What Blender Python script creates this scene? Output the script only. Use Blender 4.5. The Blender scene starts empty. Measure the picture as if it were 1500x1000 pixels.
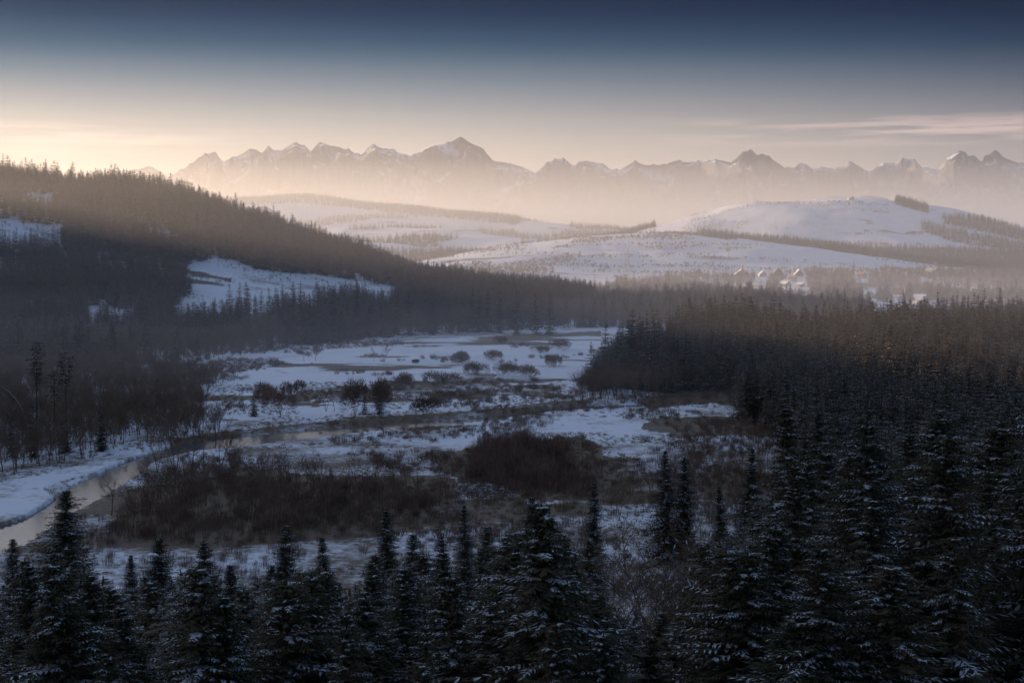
import bpy, math, random
import numpy as np
from mathutils import Vector, Matrix

random.seed(7)
rng = np.random.default_rng(11)
sc = bpy.context.scene
COL = sc.collection
R = math.radians

# ------------------------------------------------------------------ camera
F = 50.0 / 36.0 * 1500.0
HC = 68.0
PITCH = math.atan((500 - 363) / F)
cp, sp = math.cos(PITCH), math.sin(PITCH)
cam_d = bpy.data.cameras.new("camera"); cam_d.lens = 50; cam_d.sensor_width = 36
cam_d.clip_start = 0.5; cam_d.clip_end = 90000
cam = bpy.data.objects.new("camera", cam_d); COL.objects.link(cam)
cam.location = (0, 0, HC); cam.rotation_euler = (math.pi / 2 - PITCH, 0, 0)
sc.camera = cam

def project(x, y, z):
    zz = np.asarray(z) - HC
    dep = y * cp - zz * sp
    up = y * sp + zz * cp
    dep = np.where(dep > 1e-3, dep, 1e-3)
    return 750 + F * x / dep, 500 - F * up / dep

def ray(px, py):
    a = (px - 750) / F; b = -(py - 500) / F
    d = np.array([a, cp + b * sp, -sp + b * cp])
    return d
def at_dist(px, py, D):
    """point on the ray of a photograph pixel at horizontal distance D along y"""
    d = ray(px, py); t = D / d[1]
    return d[0] * t, D, HC + d[2] * t
def at_plane(px, py, z=0.0):
    d = ray(px, py); t = (z - HC) / d[2]
    return d[0] * t, d[1] * t

# ------------------------------------------------------------------ noise
def _hash(ix, iy, s):
    n = (ix * 374761393 + iy * 668265263 + s * 1442695041) & 0x7fffffff
    n = ((n ^ (n >> 13)) * 1274126177) & 0x7fffffff
    return ((n ^ (n >> 16)) & 0xffff) / 65535.0
def vnoise(x, y, s=0):
    x = np.asarray(x, float); y = np.asarray(y, float)
    ix = np.floor(x).astype(np.int64); iy = np.floor(y).astype(np.int64)
    fx = x - ix; fy = y - iy
    fx = fx * fx * (3 - 2 * fx); fy = fy * fy * (3 - 2 * fy)
    a = _hash(ix, iy, s); b = _hash(ix + 1, iy, s); c = _hash(ix, iy + 1, s); d = _hash(ix + 1, iy + 1, s)
    return (a + (b - a) * fx) * (1 - fy) + (c + (d - c) * fx) * fy
def fbm(x, y, o=4, s=0):
    t = 0; a = 1; n = 0
    for i in range(o):
        t = t + a * vnoise(x * 2 ** i + 17.3 * i, y * 2 ** i - 9.1 * i, s + i); n += a; a *= .5
    return t / n
def ridged(x, y, o=5, s=0):
    t = 0; a = 1; n = 0; w = 1
    for i in range(o):
        v = 1 - np.abs(2 * vnoise(x * 2.03 ** i + 5.7 * i, y * 2.03 ** i + 3.3 * i, s + i) - 1)
        v = v * v * w; w = np.clip(v * 1.6, 0, 1)
        t = t + a * v; n += a; a *= .52
    return t / n
def smooth(e0, e1, x):
    t = np.clip((x - e0) / (e1 - e0), 0, 1); return t * t * (3 - 2 * t)
def inside(poly, x, y):
    x = np.asarray(x, float); y = np.asarray(y, float)
    r = np.zeros(x.shape, bool); n = len(poly); j = n - 1
    for i in range(n):
        xi, yi = poly[i]; xj, yj = poly[j]
        if yi != yj:
            r ^= ((yi > y) != (yj > y)) & (x < (xj - xi) * (y - yi) / (yj - yi) + xi)
        j = i
    return r

# ------------------------------------------------------------------ terrain
def ridge_from_px(pts, drop=0.0):
    out = []
    for px, py, D, w in pts:
        x, y, z = at_dist(px, py, D); out.append((x, y, z - drop, w))
    return out
def ridge_h(x, y, pts, power=2.0):
    best = np.zeros(np.shape(x))
    for (x0, y0, h0, w0), (x1, y1, h1, w1) in zip(pts[:-1], pts[1:]):
        dx, dy = x1 - x0, y1 - y0; L2 = dx * dx + dy * dy
        t = np.clip(((x - x0) * dx + (y - y0) * dy) / L2, 0, 1)
        d = np.hypot(x - x0 - t * dx, y - y0 - t * dy)
        w = w0 + (w1 - w0) * t; h = h0 + (h1 - h0) * t
        best = np.maximum(best, h * np.exp(-(d / w) ** power))
    return best
LEFT = [(-1500, -500, 280, 380), (-1420, 200, 300, 370), (-1260, 850, 284, 330), (-1080, 1180, 205, 320), (-920, 1400, 165, 320)] + ridge_from_px(  # first points: unseen ridge added left of frame, raised to shade the foreground
    [(0, 272, 1600, 330), (120, 282, 1610, 320), (260, 330, 1630, 240), (330, 356, 1650, 200), (400, 374, 1670, 180), (480, 402, 1700, 165), (540, 422, 1720, 150),
     (600, 436, 1750, 130), (650, 445, 1780, 110), (700, 452, 1800, 80)])
MIDH = ridge_from_px([(560, 424, 2700, 260), (690, 398, 2900, 330), (800, 368, 3150, 420), (880, 354, 3300, 480), (950, 344, 3400, 520),
                      (1020, 350, 3400, 520), (1100, 366, 3350, 480), (1200, 385, 3300, 420), (1350, 396, 3300, 380), (1560, 402, 3300, 350)])
SUMH = ridge_from_px([(930, 352, 5000, 350), (1000, 334, 5050, 420), (1080, 311, 5150, 560), (1150, 295, 5200, 640), (1240, 288, 5250, 680),
                      (1300, 296, 5250, 640), (1400, 325, 5200, 600), (1500, 348, 5150, 500), (1650, 352, 5100, 500)])
FARH = ridge_from_px([(150, 300, 7600, 900), (300, 296, 7500, 900), (440, 290, 7400, 900), (560, 303, 7200, 850), (680, 315, 7000, 800), (780, 325, 6800, 700),
                      (860, 335, 6600, 600), (930, 347, 6500, 500), (1060, 356, 6500, 400)])
FARM = ridge_from_px([(380, 372, 4300, 420), (500, 352, 4500, 480), (600, 366, 4400, 430), (700, 388, 4100, 300), (760, 400, 4000, 200)])
FARN = ridge_from_px([(540, 330, 5900, 450), (650, 334, 5700, 450), (760, 352, 5400, 350), (860, 366, 5200, 250)])
_pd = np.array([0, 1.5, 4, 12, 40, 70, 100, 150, 200, 250, 300, 350, 420], float)
_pzl = np.array([66.2, 65.8, 57, 44, 37, 31, 24, 11.5, 3.5, .5, 0, 0, 0], float)
_pzr = np.array([66.2, 65.8, 58, 46, 42, 38, 34.5, 27, 18, 9.5, 4, 1, 0], float)
RIV = [(-120, 830, 24), (-60, 812, 23), (0, 790, 21), (40, 776, 20), (75, 752, 19), (110, 728, 20), (150, 708, 19), (190, 688, 15), (225, 668, 8),
       (280, 653, 7), (350, 645, 6.2), (420, 637, 5.4), (500, 630, 4.6), (600, 622, 3.8), (667, 617, 3), (740, 609, 2.2), (800, 602, 2.0), (850, 597, 1.6), (940, 593, 1.2)]
RIVW = [at_plane(a, b - w) for a, b, w in RIV] + [at_plane(a, b + w) for a, b, w in RIV[::-1]]
BAR = [at_plane(a, b) for a, b in [(-60, 724), (0, 708), (90, 690), (150, 672), (205, 660), (215, 668), (170, 684), (110, 700), (62, 716), (85, 735), (55, 752), (0, 775), (-60, 795)]]
# side channel of the braided stream
SIDE = [at_plane(a, b) for a, b in [(640, 700), (690, 712), (740, 738), (742, 742), (700, 736), (655, 718), (600, 700), (540, 690), (480, 684), (480, 681), (560, 684)]]

def slope_h(x, y):
    D = np.hypot(x, y); az = np.arctan2(x, np.maximum(y, 1e-6))
    k = smooth(.02, .26, az); bk = np.where(y < 0, np.interp(D, [0, 4, 900], [66.2, 66.2, 60]), 0)
    return np.maximum(np.interp(D, _pd, _pzl) * (1 - k) + np.interp(D, _pd, _pzr) * k, bk * smooth(0, -6, y))
def hills(x, y):
    a = ridge_h(x, y, LEFT); b = ridge_h(x, y, MIDH); c = ridge_h(x, y, SUMH)
    d = ridge_h(x, y, FARH); e = np.maximum(ridge_h(x, y, FARM), ridge_h(x, y, FARN))
    return a, b, c, d, e
def height(x, y, full=False):
    x = np.asarray(x, float); y = np.asarray(y, float)
    D = np.hypot(x, y)
    hs = hills(x, y)
    h = np.maximum.reduce(hs)
    h = h + np.clip(h / 40, 0, 1) * (fbm(x / 260, y / 260, 4, 3) - .5) * np.clip(D / 220, 4, 22)
    h = h + np.clip((D - 2400) / 300, 0, 1) * np.clip((h - 4) / 30, 0, 1) * (fbm(x / 170, y / 42, 3, 241) - .5) * 9
    h = h + np.clip((-x - 720) / 300, 0, 1) * (D < 3000) * np.clip(h / 60, 0, 1) * (fbm(x / 130, y / 130, 3, 251) - .5) * 70  # uneven crest on the unseen ridge, shaped to break up its shadow edge
    s = slope_h(x, y)
    h = np.maximum(h, s) + smooth(3, 25, s) * (fbm(x / 14, y / 14, 3, 8) - .5) * 3
    h = h + (fbm(x / 45, y / 45, 4, 21) - .5) * 1.5 * smooth(200, 320, D)
    # the bank north of the river stands a little higher
    px, py = project(x, y, 0 * x)
    ry = np.interp(px, [r[0] for r in RIV], [r[1] for r in RIV]); rw = np.interp(px, [r[0] for r in RIV], [r[2] for r in RIV])
    flat = (h < 8) & (y > 180)
    h = h + np.where(flat, smooth(1, 4, ry - rw - py) * 1.3 * smooth(250, 340, px) , 0)
    inn = inside(RIVW, x, y) & (y > 150) & (y < 1200)
    bar = inside(BAR, x, y)
    h = np.where(inn, -1.15 - .4 * fbm(x / 6, y / 6, 2, 5) + 1.0 * smooth(.60, .74, fbm(x / 7, y / 3, 4, 6)), h)
    h = np.where(bar & ~inn, .25 + .5 * fbm(x / 8, y / 8, 3, 9), h)
    if full: return h, hs, px, py, inn, bar
    return h
def ground_at(px, py, y0=150, y1=9000):
    d = ray(px, py); ys = np.geomspace(y0, y1, 1500); t = ys / d[1]
    xs = d[0] * t; zs = HC + d[2] * t; hh = height(xs, ys)
    k = np.argmax(zs < hh)
    if not (zs < hh).any(): k = -1
    return float(xs[k]), float(ys[k]), float(hh[k])

# ------------------------------------------------------------------ materials
def mat(name):
    m = bpy.data.materials.new(name); m.use_nodes = True
    nt = m.node_tree; b = nt.nodes["Principled BSDF"]; return m, nt, b
def N(nt, t, **kw):
    n = nt.nodes.new(t)
    for k, v in kw.items():
        if k.startswith('_'): setattr(n, k[1:], v)
        else: n.inputs[k].default_value = v
    return n
def L(nt, a, b): nt.links.new(a, b)
def ramp(nt, pts, interp='LINEAR'):
    r = nt.nodes.new('ShaderNodeValToRGB'); cr = r.color_ramp; cr.interpolation = interp
    while len(cr.elements) < len(pts): cr.elements.new(.5)
    for e, (p, c) in zip(cr.elements, pts):
        e.position = p; e.color = (c if len(c) == 4 else (*c, 1)) if hasattr(c, '__len__') else (c, c, c, 1)
    return r
def mixc(nt, fac, a, b):
    m = nt.nodes.new('ShaderNodeMix'); m.data_type = 'RGBA'
    for inp, v in ((m.inputs[0], fac), (m.inputs[6], a), (m.inputs[7], b)):
        if hasattr(v, 'links'): L(nt, v, inp)
        elif hasattr(v, '__len__'): inp.default_value = (*v, 1)
        else: inp.default_value = v
    return m.outputs[2]
def mth(nt, op, a, b=None, clamp=False):
    m = nt.nodes.new('ShaderNodeMath'); m.operation = op; m.use_clamp = clamp
    for i, v in enumerate((a, b)):
        if v is None: continue
        if hasattr(v, 'links'): L(nt, v, m.inputs[i])
        else: m.inputs[i].default_value = v
    return m.outputs[0]

def tinted(name, c1, c2, rough=.9, snowy=0.0):
    m, nt, b = mat(name)
    oi = nt.nodes.new('ShaderNodeObjectInfo')
    r = ramp(nt, [(0, c1), (1, c2)]); L(nt, oi.outputs['Random'], r.inputs[0])
    col = r.outputs[0]
    geo = nt.nodes.new('ShaderNodeNewGeometry')
    ns = N(nt, 'ShaderNodeTexNoise', Scale=.9, Detail=3.0); L(nt, geo.outputs['Position'], ns.inputs['Vector'])
    v = mth(nt, 'MULTIPLY_ADD', ns.outputs[0], .9); nt.nodes[-1].inputs[2].default_value = .55
    mm = nt.nodes.new('ShaderNodeVectorMath'); mm.operation = 'SCALE'; L(nt, col, mm.inputs[0]); L(nt, v, mm.inputs['Scale'])
    L(nt, mm.outputs[0], b.inputs['Base Color']); b.inputs['Roughness'].default_value = rough
    b.inputs['Specular IOR Level'].default_value = .15
    return m
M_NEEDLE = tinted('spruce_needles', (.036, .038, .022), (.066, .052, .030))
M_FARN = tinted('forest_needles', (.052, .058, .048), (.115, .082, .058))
M_BARK = tinted('bark', (.07, .052, .038), (.10, .075, .055))
M_TWIG = tinted('bare_twigs', (.12, .085, .062), (.19, .13, .095))
M_WILLOW = tinted('willow_twigs', (.105, .068, .055), (.19, .125, .095))
M_ALDER = tinted('alder_twigs', (.11, .075, .056), (.18, .125, .09))
M_FROST = tinted('frosted_twigs', (.16, .14, .13), (.26, .22, .20))
M_GRASS = tinted('dry_grass', (.15, .105, .065), (.24, .17, .105))
m, nt, b = mat('branch_snow'); b.inputs['Base Color'].default_value = (.52, .56, .63, 1); b.inputs['Roughness'].default_value = .8
M_SNOW = m

# ground material
def ground_mat():
    m, nt, b = mat('snowy_ground')
    at = nt.nodes.new('ShaderNodeAttribute'); at.attribute_name = 'cover'
    tc = nt.nodes.new('ShaderNodeNewGeometry'); P = tc.outputs['Position']
    n1 = N(nt, 'ShaderNodeTexNoise', Scale=.035, Detail=8.0, Roughness=.62); L(nt, P, n1.inputs['Vector'])
    n2 = N(nt, 'ShaderNodeTexNoise', Scale=.45, Detail=6.0, Roughness=.7); L(nt, P, n2.inputs['Vector'])
    n3 = N(nt, 'ShaderNodeTexNoise', Scale=.0035, Detail=5.0, Roughness=.5); L(nt, P, n3.inputs['Vector'])
    s = mth(nt, 'ADD', mth(nt, 'MULTIPLY', n1.outputs[0], .9), mth(nt, 'MULTIPLY', n2.outputs[0], .55))
    s = mth(nt, 'ADD', s, mth(nt, 'MULTIPLY', n3.outputs[0], .25))       # mean .85
    d = mth(nt, 'SUBTRACT', at.outputs['Fac'], mth(nt, 'SUBTRACT', s, .35))
    f = mth(nt, 'MULTIPLY', d, 5.0, True)
    gr = ramp(nt, [(.3, (.075, .055, .040)), (.6, (.17, .125, .085))]); L(nt, n2.outputs[0], gr.inputs[0])
    sn = ramp(nt, [(.3, (.66, .69, .76)), (.7, (.80, .82, .86))]); L(nt, n1.outputs[0], sn.inputs[0])
    L(nt, mixc(nt, f, gr.outputs[0], sn.outputs[0]), b.inputs['Base Color'])
    b.inputs['Roughness'].default_value = .75; b.inputs['Specular IOR Level'].default_value = .25
    bp = nt.nodes.new('ShaderNodeBump'); bp.inputs['Strength'].default_value = .6; bp.inputs['Distance'].default_value = .6
    L(nt, n2.outputs[0], bp.inputs['Height']); L(nt, bp.outputs[0], b.inputs['Normal'])
    return m
M_GROUND = ground_mat()

m, nt, b = mat('river_water'); M_WATER = m
b.inputs['Base Color'].default_value = (.085, .092, .105, 1); b.inputs['Roughness'].default_value = .12; b.inputs['IOR'].default_value = 1.33
b.inputs['Specular IOR Level'].default_value = .6
g = nt.nodes.new('ShaderNodeNewGeometry'); n1 = N(nt, 'ShaderNodeTexNoise', Scale=.35, Detail=7.0, Roughness=.7); L(nt, g.outputs['Position'], n1.inputs['Vector'])
bp = nt.nodes.new('ShaderNodeBump'); bp.inputs['Strength'].default_value = .5; bp.inputs['Distance'].default_value = .07; L(nt, n1.outputs[0], bp.inputs['Height']); L(nt, bp.outputs[0], b.inputs['Normal'])

m, nt, b = mat('mountain_rock_snow'); M_MOUNT = m
g = nt.nodes.new('ShaderNodeNewGeometry')
n1 = N(nt, 'ShaderNodeTexNoise', Scale=.0022, Detail=9.0, Roughness=.65); L(nt, g.outputs['Position'], n1.inputs['Vector'])
sx = nt.nodes.new('ShaderNodeSeparateXYZ'); L(nt, g.outputs['True Normal'], sx.inputs[0])
f = mth(nt, 'ADD', mth(nt, 'MULTIPLY', n1.outputs[0], .8), sx.outputs['Z'])
r_ = ramp(nt, [(.61, 0), (.80, 1)]);
sc_ = mth(nt, 'MULTIPLY', f, .62); L(nt, sc_, r_.inputs[0])
L(nt, mixc(nt, r_.outputs[0], (.06, .066, .08), (.56, .59, .66)), b.inputs['Base Color']); b.inputs['Roughness'].default_value = .9

def plain(name, c, rough=.8, metal=0):
    m, nt, b = mat(name)
    g = nt.nodes.new('ShaderNodeNewGeometry'); n1 = N(nt, 'ShaderNodeTexNoise', Scale=1.3, Detail=4.0); L(nt, g.outputs['Position'], n1.inputs['Vector'])
    c2 = tuple(v * .7 for v in c)
    L(nt, mixc(nt, n1.outputs[0], c, c2), b.inputs['Base Color']); b.inputs['Roughness'].default_value = rough; b.inputs['Metallic'].default_value = metal
    return m
M_WALLW = plain('pale_render_wall', (.55, .50, .44)); M_WALLB = plain('brown_timber_wall', (.16, .10, .06)); M_ROOFS = plain('snowy_roof', (.80, .80, .82))
M_ROOFR = plain('rust_red_roof', (.38, .14, .09)); M_DARK = plain('dark_glass', (.03, .035, .04), .2); M_STEEL = plain('galvanised_steel', (.16, .16, .17), .5, .6)
M_WOOD = plain('weathered_wood', (.12, .09, .07)); M_BRICK = plain('chimney_brick', (.25, .12, .08)); M_TIN = plain('grey_tin_roof', (.25, .26, .28), .4)

# ------------------------------------------------------------------ mesh helpers
def mesh_np(name, V, Fq, mats, mi=None, smooth_=False):
    me = bpy.data.meshes.new(name)
    V = np.asarray(V, np.float32); Fq = np.asarray(Fq, np.int32); k = Fq.shape[1]
    me.vertices.add(len(V)); me.vertices.foreach_set('co', V.ravel())
    me.loops.add(Fq.size); me.loops.foreach_set('vertex_index', Fq.ravel())
    me.polygons.add(len(Fq)); me.polygons.foreach_set('loop_start', np.arange(0, Fq.size, k, dtype=np.int32))
    for q in mats: me.materials.append(q)
    if mi is not None: me.polygons.foreach_set('material_index', np.asarray(mi, np.int32))
    if smooth_: me.polygons.foreach_set('use_smooth', np.ones(len(Fq), bool))
    me.update(calc_edges=True); return me
def link(name, me, parent=None, **props):
    o = bpy.data.objects.new(name, me); COL.objects.link(o)
    if parent: o.parent = parent
    for k, v in props.items(): o[k] = v
    return o
def empty(name, loc, rz=0, **props):
    o = bpy.data.objects.new(name, None); COL.objects.link(o); o.location = loc; o.rotation_euler[2] = rz
    for k, v in props.items(): o[k] = v
    return o
class MB:
    def __init__(s): s.v = []; s.f = []; s.m = []
    def quad(s, a, b, c, d, m=0):
        i = len(s.v); s.v += [a, b, c, d]; s.f.append((i, i + 1, i + 2, i + 3)); s.m.append(m)
    def kite(s, p, d, side, ln, w, m=0):
        """a flat pointed spray from p along d"""
        q = p + d * (ln * .45); s.quad(p, q - side * w, p + d * ln, q + side * w, m)
    def tube(s, p, q, r0, r1, n=3, m=0):
        d = (q - p); l = d.length
        if l < 1e-6: return
        d = d / l; a = d.orthogonal().normalized(); b = d.cross(a); i = len(s.v)
        for k in range(n):
            t = 2 * math.pi * k / n; o = a * math.cos(t) + b * math.sin(t); s.v += [p + o * r0, q + o * r1]
        for k in range(n):
            j = (k + 1) % n; s.f.append((i + 2 * k, i + 2 * j, i + 2 * j + 1, i + 2 * k + 1)); s.m.append(m)
    def box(s, x0, x1, y0, y1, z0, z1, m=0):
        P = [Vector(c) for c in ((x0, y0, z0), (x1, y0, z0), (x1, y1, z0), (x0, y1, z0), (x0, y0, z1), (x1, y0, z1), (x1, y1, z1), (x0, y1, z1))]
        i = len(s.v); s.v += P
        for f in ((0, 3, 2, 1), (4, 5, 6, 7), (0, 1, 5, 4), (1, 2, 6, 5), (2, 3, 7, 6), (3, 0, 4, 7)): s.f.append(tuple(i + k for k in f)); s.m.append(m)
    def mesh(s, name, mats): return mesh_np(name, [tuple(v) for v in s.v], s.f, mats, s.m)

# ------------------------------------------------------------------ tree shapes (unit: metres, nominal height 24)
def spruce(seed, levels, per, nodes, snow=.3, Rm=3.3, H=24.0, start=.06, big=1.0, fat=.25, irregular=.25, pw=.66, fine=0, pine=False):
    rn = random.Random(seed); cr = MB(); tr = MB()
    prev = Vector((0, 0, -1.5)); n = 8; lean = Vector((rn.uniform(-.012, .012), rn.uniform(-.012, .012), 1))
    for i in range(n):
        z = H * (i + 1) / n * .985; q = Vector((lean.x * z, lean.y * z, z)); r0 = .30 * (1 - i / n) + .02; r1 = .30 * (1 - (i + 1) / n) + .02
        tr.tube(prev, q, r0, r1, 6 if levels > 25 else 4); prev = q
    up = Vector((0, 0, 1))
    lob = [rn.uniform(0, 6.28) for _ in range(3)]
    for li in range(levels):
        u = start + (1 - start) * ((li + rn.uniform(-.3, .3)) / levels); u = min(max(u, start), .992); z = H * u
        prof = (1 - (u - start) / (1 - start)) ** pw * (.72 + .28 * min(1, (u - start) * 9 + .3)) + .035
        if pine: prof = .35 + .75 * math.sin(min(1, (u - start) / (1 - start)) * 2.7)
        for k in range(per):
            a = 2 * math.pi * (k + rn.uniform(-.35, .35)) / per + li * 1.9
            env = 1 + irregular * (.5 * math.sin(a * 2 + lob[0] + u * 5) + .5 * math.sin(a * 3 + lob[1] - u * 9))
            Lb = Rm * prof * env * rn.uniform(.62, 1.12)
            if rn.random() < .06: Lb *= .45
            d = Vector((math.cos(a), math.sin(a), 0)); side = Vector((-math.sin(a), math.cos(a), 0))
            base = Vector((lean.x * z, lean.y * z, z)); droop = (.34 - .55 * u) * rn.uniform(.7, 1.3)
            if u > .85: droop = -.6
            if pine: droop = -.2 * rn.random()
            pts = []
            for s_ in range(nodes + 1):
                t = s_ / nodes; pts.append(base + d * (Lb * t) + up * (Lb * (-droop * t * 1.3 + .30 * droop * t * t * t * 2)) + side * (rn.uniform(-.05, .05) * Lb * t))
            if levels > 25 and Lb > .8: cr.tube(pts[0], pts[-1], .035, .01, 3, 2)
            sn = (.5 + .5 * math.sin(a * 1.5 + lob[2] + u * 7) * math.sin(u * 13 + lob[0])) + .25 * rn.random() > .78 - .4 * snow
            for s_ in range(0 if Lb < 1 else 1, nodes + 1):
                p = pts[s_]; t = s_ / nodes; w = Lb * (.36 * (1 - t * .55)) * big + .10
                fwd = (pts[s_] - pts[s_ - 1]).normalized() if s_ else d
                for sg in (-1, 1):
                    dd = (fwd * rn.uniform(.3, 1.0) + side * sg * rn.uniform(.3, 1.0) - up * rn.uniform(.05, .8)).normalized()
                    sd = dd.cross(up).normalized(); sd = (sd + up * rn.uniform(-.5, .5)).normalized()
                    cr.kite(p, dd, sd, w * rn.uniform(.75, 1.25), w * fat * rn.uniform(.7, 1.3), 0)
                    if sn and rn.random() < .85:
                        o = up * .05
                        ds = (dd + up * .12).normalized(); ss = dd.cross(up).normalized()
                        cr.kite(p + o, ds, ss, w * rn.uniform(.5, .95), w * .10 * rn.uniform(.7, 1.2), 1)
                        if levels > 25: cr.kite(p + o + side * rn.uniform(-.2, .2) * w, (ds + side * rn.uniform(-.6, .6) - up * .15).normalized(), ss, w * rn.uniform(.4, .8), w * .09, 1)
                if levels > 25:   # hanging curtain twigs
                    dd = (fwd * .35 - up).normalized(); cr.kite(p, dd, (side + fwd * rn.uniform(-1, 1)).normalized(), w * .55 * rn.uniform(.6, 1.2), w * .13, 0)
            dd = (pts[-1] - pts[-2]).normalized(); cr.kite(pts[-1] - dd * .1, dd, side, .25 * Lb * big + .2, .05 * Lb + .04, 0)
    if levels > 25 and fine:
        for _ in range(fine):
            f = rn.randrange(len(cr.f)); 
            if cr.m[f] != 0: continue
            q = cr.v[cr.f[f][rn.randrange(4)]]; d = Vector((q.x, q.y, 0)).normalized() if q.xy.length > .1 else Vector((1, 0, 0))
            dd = (d * rn.uniform(0, 1) + Vector((rn.uniform(-1, 1), rn.uniform(-1, 1), rn.uniform(-1.1, .2)))).normalized(); ln = rn.uniform(.16, .42)
            cr.kite(q, dd, dd.cross(Vector((rn.uniform(-.4, .4), rn.uniform(-.4, .4), 1))).normalized(), ln, ln * .13, 0)
    cr.kite(Vector((lean.x * H, lean.y * H, H * .955)), up, Vector((1, 0, 0)), H * .05, .10, 0)
    cr.kite(Vector((lean.x * H, lean.y * H, H * .955)), up, Vector((0, 1, 0)), H * .05, .10, 0)
    return tr, cr
def bare_tree(seed, H=16.0, depth=4, spread=.55, stems=1, twig=.02, kids=3, snow=0.0):
    rn = random.Random(seed); tr = MB(); cr = MB()
    up = Vector((0, 0, 1))
    def grow(p, d, ln, r, dep):
        n = 3; tgt = tr if dep == depth else cr
        for i in range(n):
            d2 = (d + Vector((rn.uniform(-1, 1), rn.uniform(-1, 1), rn.uniform(-.3, .8))) * .13).normalized()
            q = p + d2 * ln / n; r1 = r * .80
            if dep <= 1:
                cr.kite(p, d2, d2.cross(Vector((rn.uniform(-1, 1), rn.uniform(-1, 1), .3))).normalized(), ln / n * 1.1, r * .8, 0)
            else: tgt.tube(p, q, r, r1, 4 if dep == depth else 3, 0)
            if snow and dep in (1, 2) and rn.random() < snow: cr.kite(p + up * .04, d2, d2.cross(up).normalized() if abs(d2.z) < .98 else Vector((1, 0, 0)), ln / n, r * 1.1 + .02, 1)
            p, d, r = q, d2, r1
            if dep > 0 and (i > 0 or dep < depth):
                for k in range(kids if i == n - 1 else max(1, kids - 1)):
                    a = rn.uniform(0, 6.28); o = Vector((math.cos(a), math.sin(a), 0)); nd = (d * (1.1 - spread * .6) + o * spread * rn.uniform(.7, 1.4) + up * .25).normalized()
                    grow(p, nd, ln * rn.uniform(.50, .72), max(r * .55, twig), dep - 1)
    for s_ in range(stems):
        a = rn.uniform(0, 6.28); d = (up + Vector((math.cos(a), math.sin(a), 0)) * (.0 if stems == 1 else .28)).normalized()
        grow(Vector((0, 0, -.4)), d, H * .42, H * .013 / (stems ** .4), depth)
    return tr, cr
def willow_clump(seed, H=4.0, n=42, Rr=1.6, w=.035):
    rn = random.Random(seed); cr = MB()
    for i in range(n):
        a = rn.uniform(0, 6.28); r = Rr * rn.random() ** .6; p = Vector((r * math.cos(a), r * math.sin(a), -.3)); h = H * rn.uniform(.5, 1.05)
        d = Vector((math.cos(a) * .22 * rn.random(), math.sin(a) * .22 * rn.random(), 1)).normalized(); sd = Vector((rn.uniform(-1, 1), rn.uniform(-1, 1), 0)).normalized()
        cr.kite(p, d, sd, h, w, 0)
        for k in range(6):
            t = rn.uniform(.3, .9); b_ = rn.uniform(0, 6.28); dd = (d + Vector((math.cos(b_), math.sin(b_), 0)) * .45).normalized()
            cr.kite(p + d * h * t, dd, dd.cross(Vector((0, 0, 1))).normalized(), h * .30 * rn.uniform(.6, 1.2), w * .7, 0)
    return cr
def grass_tuft(seed, H=1.0, n=26, Rr=.9, w=.045):
    rn = random.Random(seed); cr = MB()
    for i in range(n):
        a = rn.uniform(0, 6.28); r = Rr * rn.random() ** .5; d = Vector((rn.uniform(-.4, .4), rn.uniform(-.4, .4), 1)).normalized()
        cr.kite(Vector((r * math.cos(a), r * math.sin(a), -.1)), d, Vector((math.cos(a * 3), math.sin(a * 3), 0)), H * rn.uniform(.5, 1.1), w, 0)
    return cr

def pair_mesh(trcr, nm, mats):
    tr, cr = trcr; return tr.mesh(nm + '_trunk', [M_BARK]), cr.mesh(nm + '_crown', mats)
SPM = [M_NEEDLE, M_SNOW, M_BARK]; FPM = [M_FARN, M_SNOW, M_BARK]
HD = [pair_mesh(spruce(100 + i, 58, 10, 8, fat=.17, big=.82, fine=14000, pw=.62 + .13 * (i % 3), snow=.22 + .05 * (i % 3), Rm=3.9 + .4 * (i % 4), irregular=.25 + .12 * (i % 3)), 'spruce', SPM) for i in range(6)]
MD = [pair_mesh(spruce(200 + i, 25, 8, 4, fat=.30, snow=.22, Rm=3.8 + .35 * (i % 3), big=1.3), 'spruce', SPM) for i in range(5)]
def joined(trcr, nm, mats, tm=2):
    tr, cr = trcr; off = len(cr.v); cr.v += tr.v; cr.f += [tuple(off + k for k in f) for f in tr.f]; cr.m += [tm] * len(tr.f); return cr.mesh(nm, mats)
LIB = {}
def lib(key, me):
    o = bpy.data.objects.new('source_' + key, me); LIB[key] = o; return o
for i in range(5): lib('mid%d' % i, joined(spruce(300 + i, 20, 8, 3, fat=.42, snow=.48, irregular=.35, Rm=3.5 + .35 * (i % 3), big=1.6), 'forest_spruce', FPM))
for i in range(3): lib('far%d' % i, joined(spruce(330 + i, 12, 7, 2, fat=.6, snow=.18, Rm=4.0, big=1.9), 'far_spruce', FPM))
for i in range(4): lib('bare%d' % i, joined(bare_tree(400 + i, H=15, depth=3, kids=3, twig=.05, stems=1 + i % 2), 'alder', [M_ALDER, M_SNOW, M_BARK], 0))
for i in range(3): lib('frost%d' % i, joined(bare_tree(420 + i, H=13, depth=3, kids=3, twig=.11, spread=.75, stems=2), 'frosted_tree', [M_FROST, M_SNOW, M_BARK], 0))
for i in range(4): lib('willow%d' % i, willow_clump(440 + i, H=3.6 + .5 * i).mesh('willow', [M_WILLOW]))
for i in range(3): lib('tuft%d' % i, grass_tuft(460 + i).mesh('tuft', [M_GRASS]))

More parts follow.
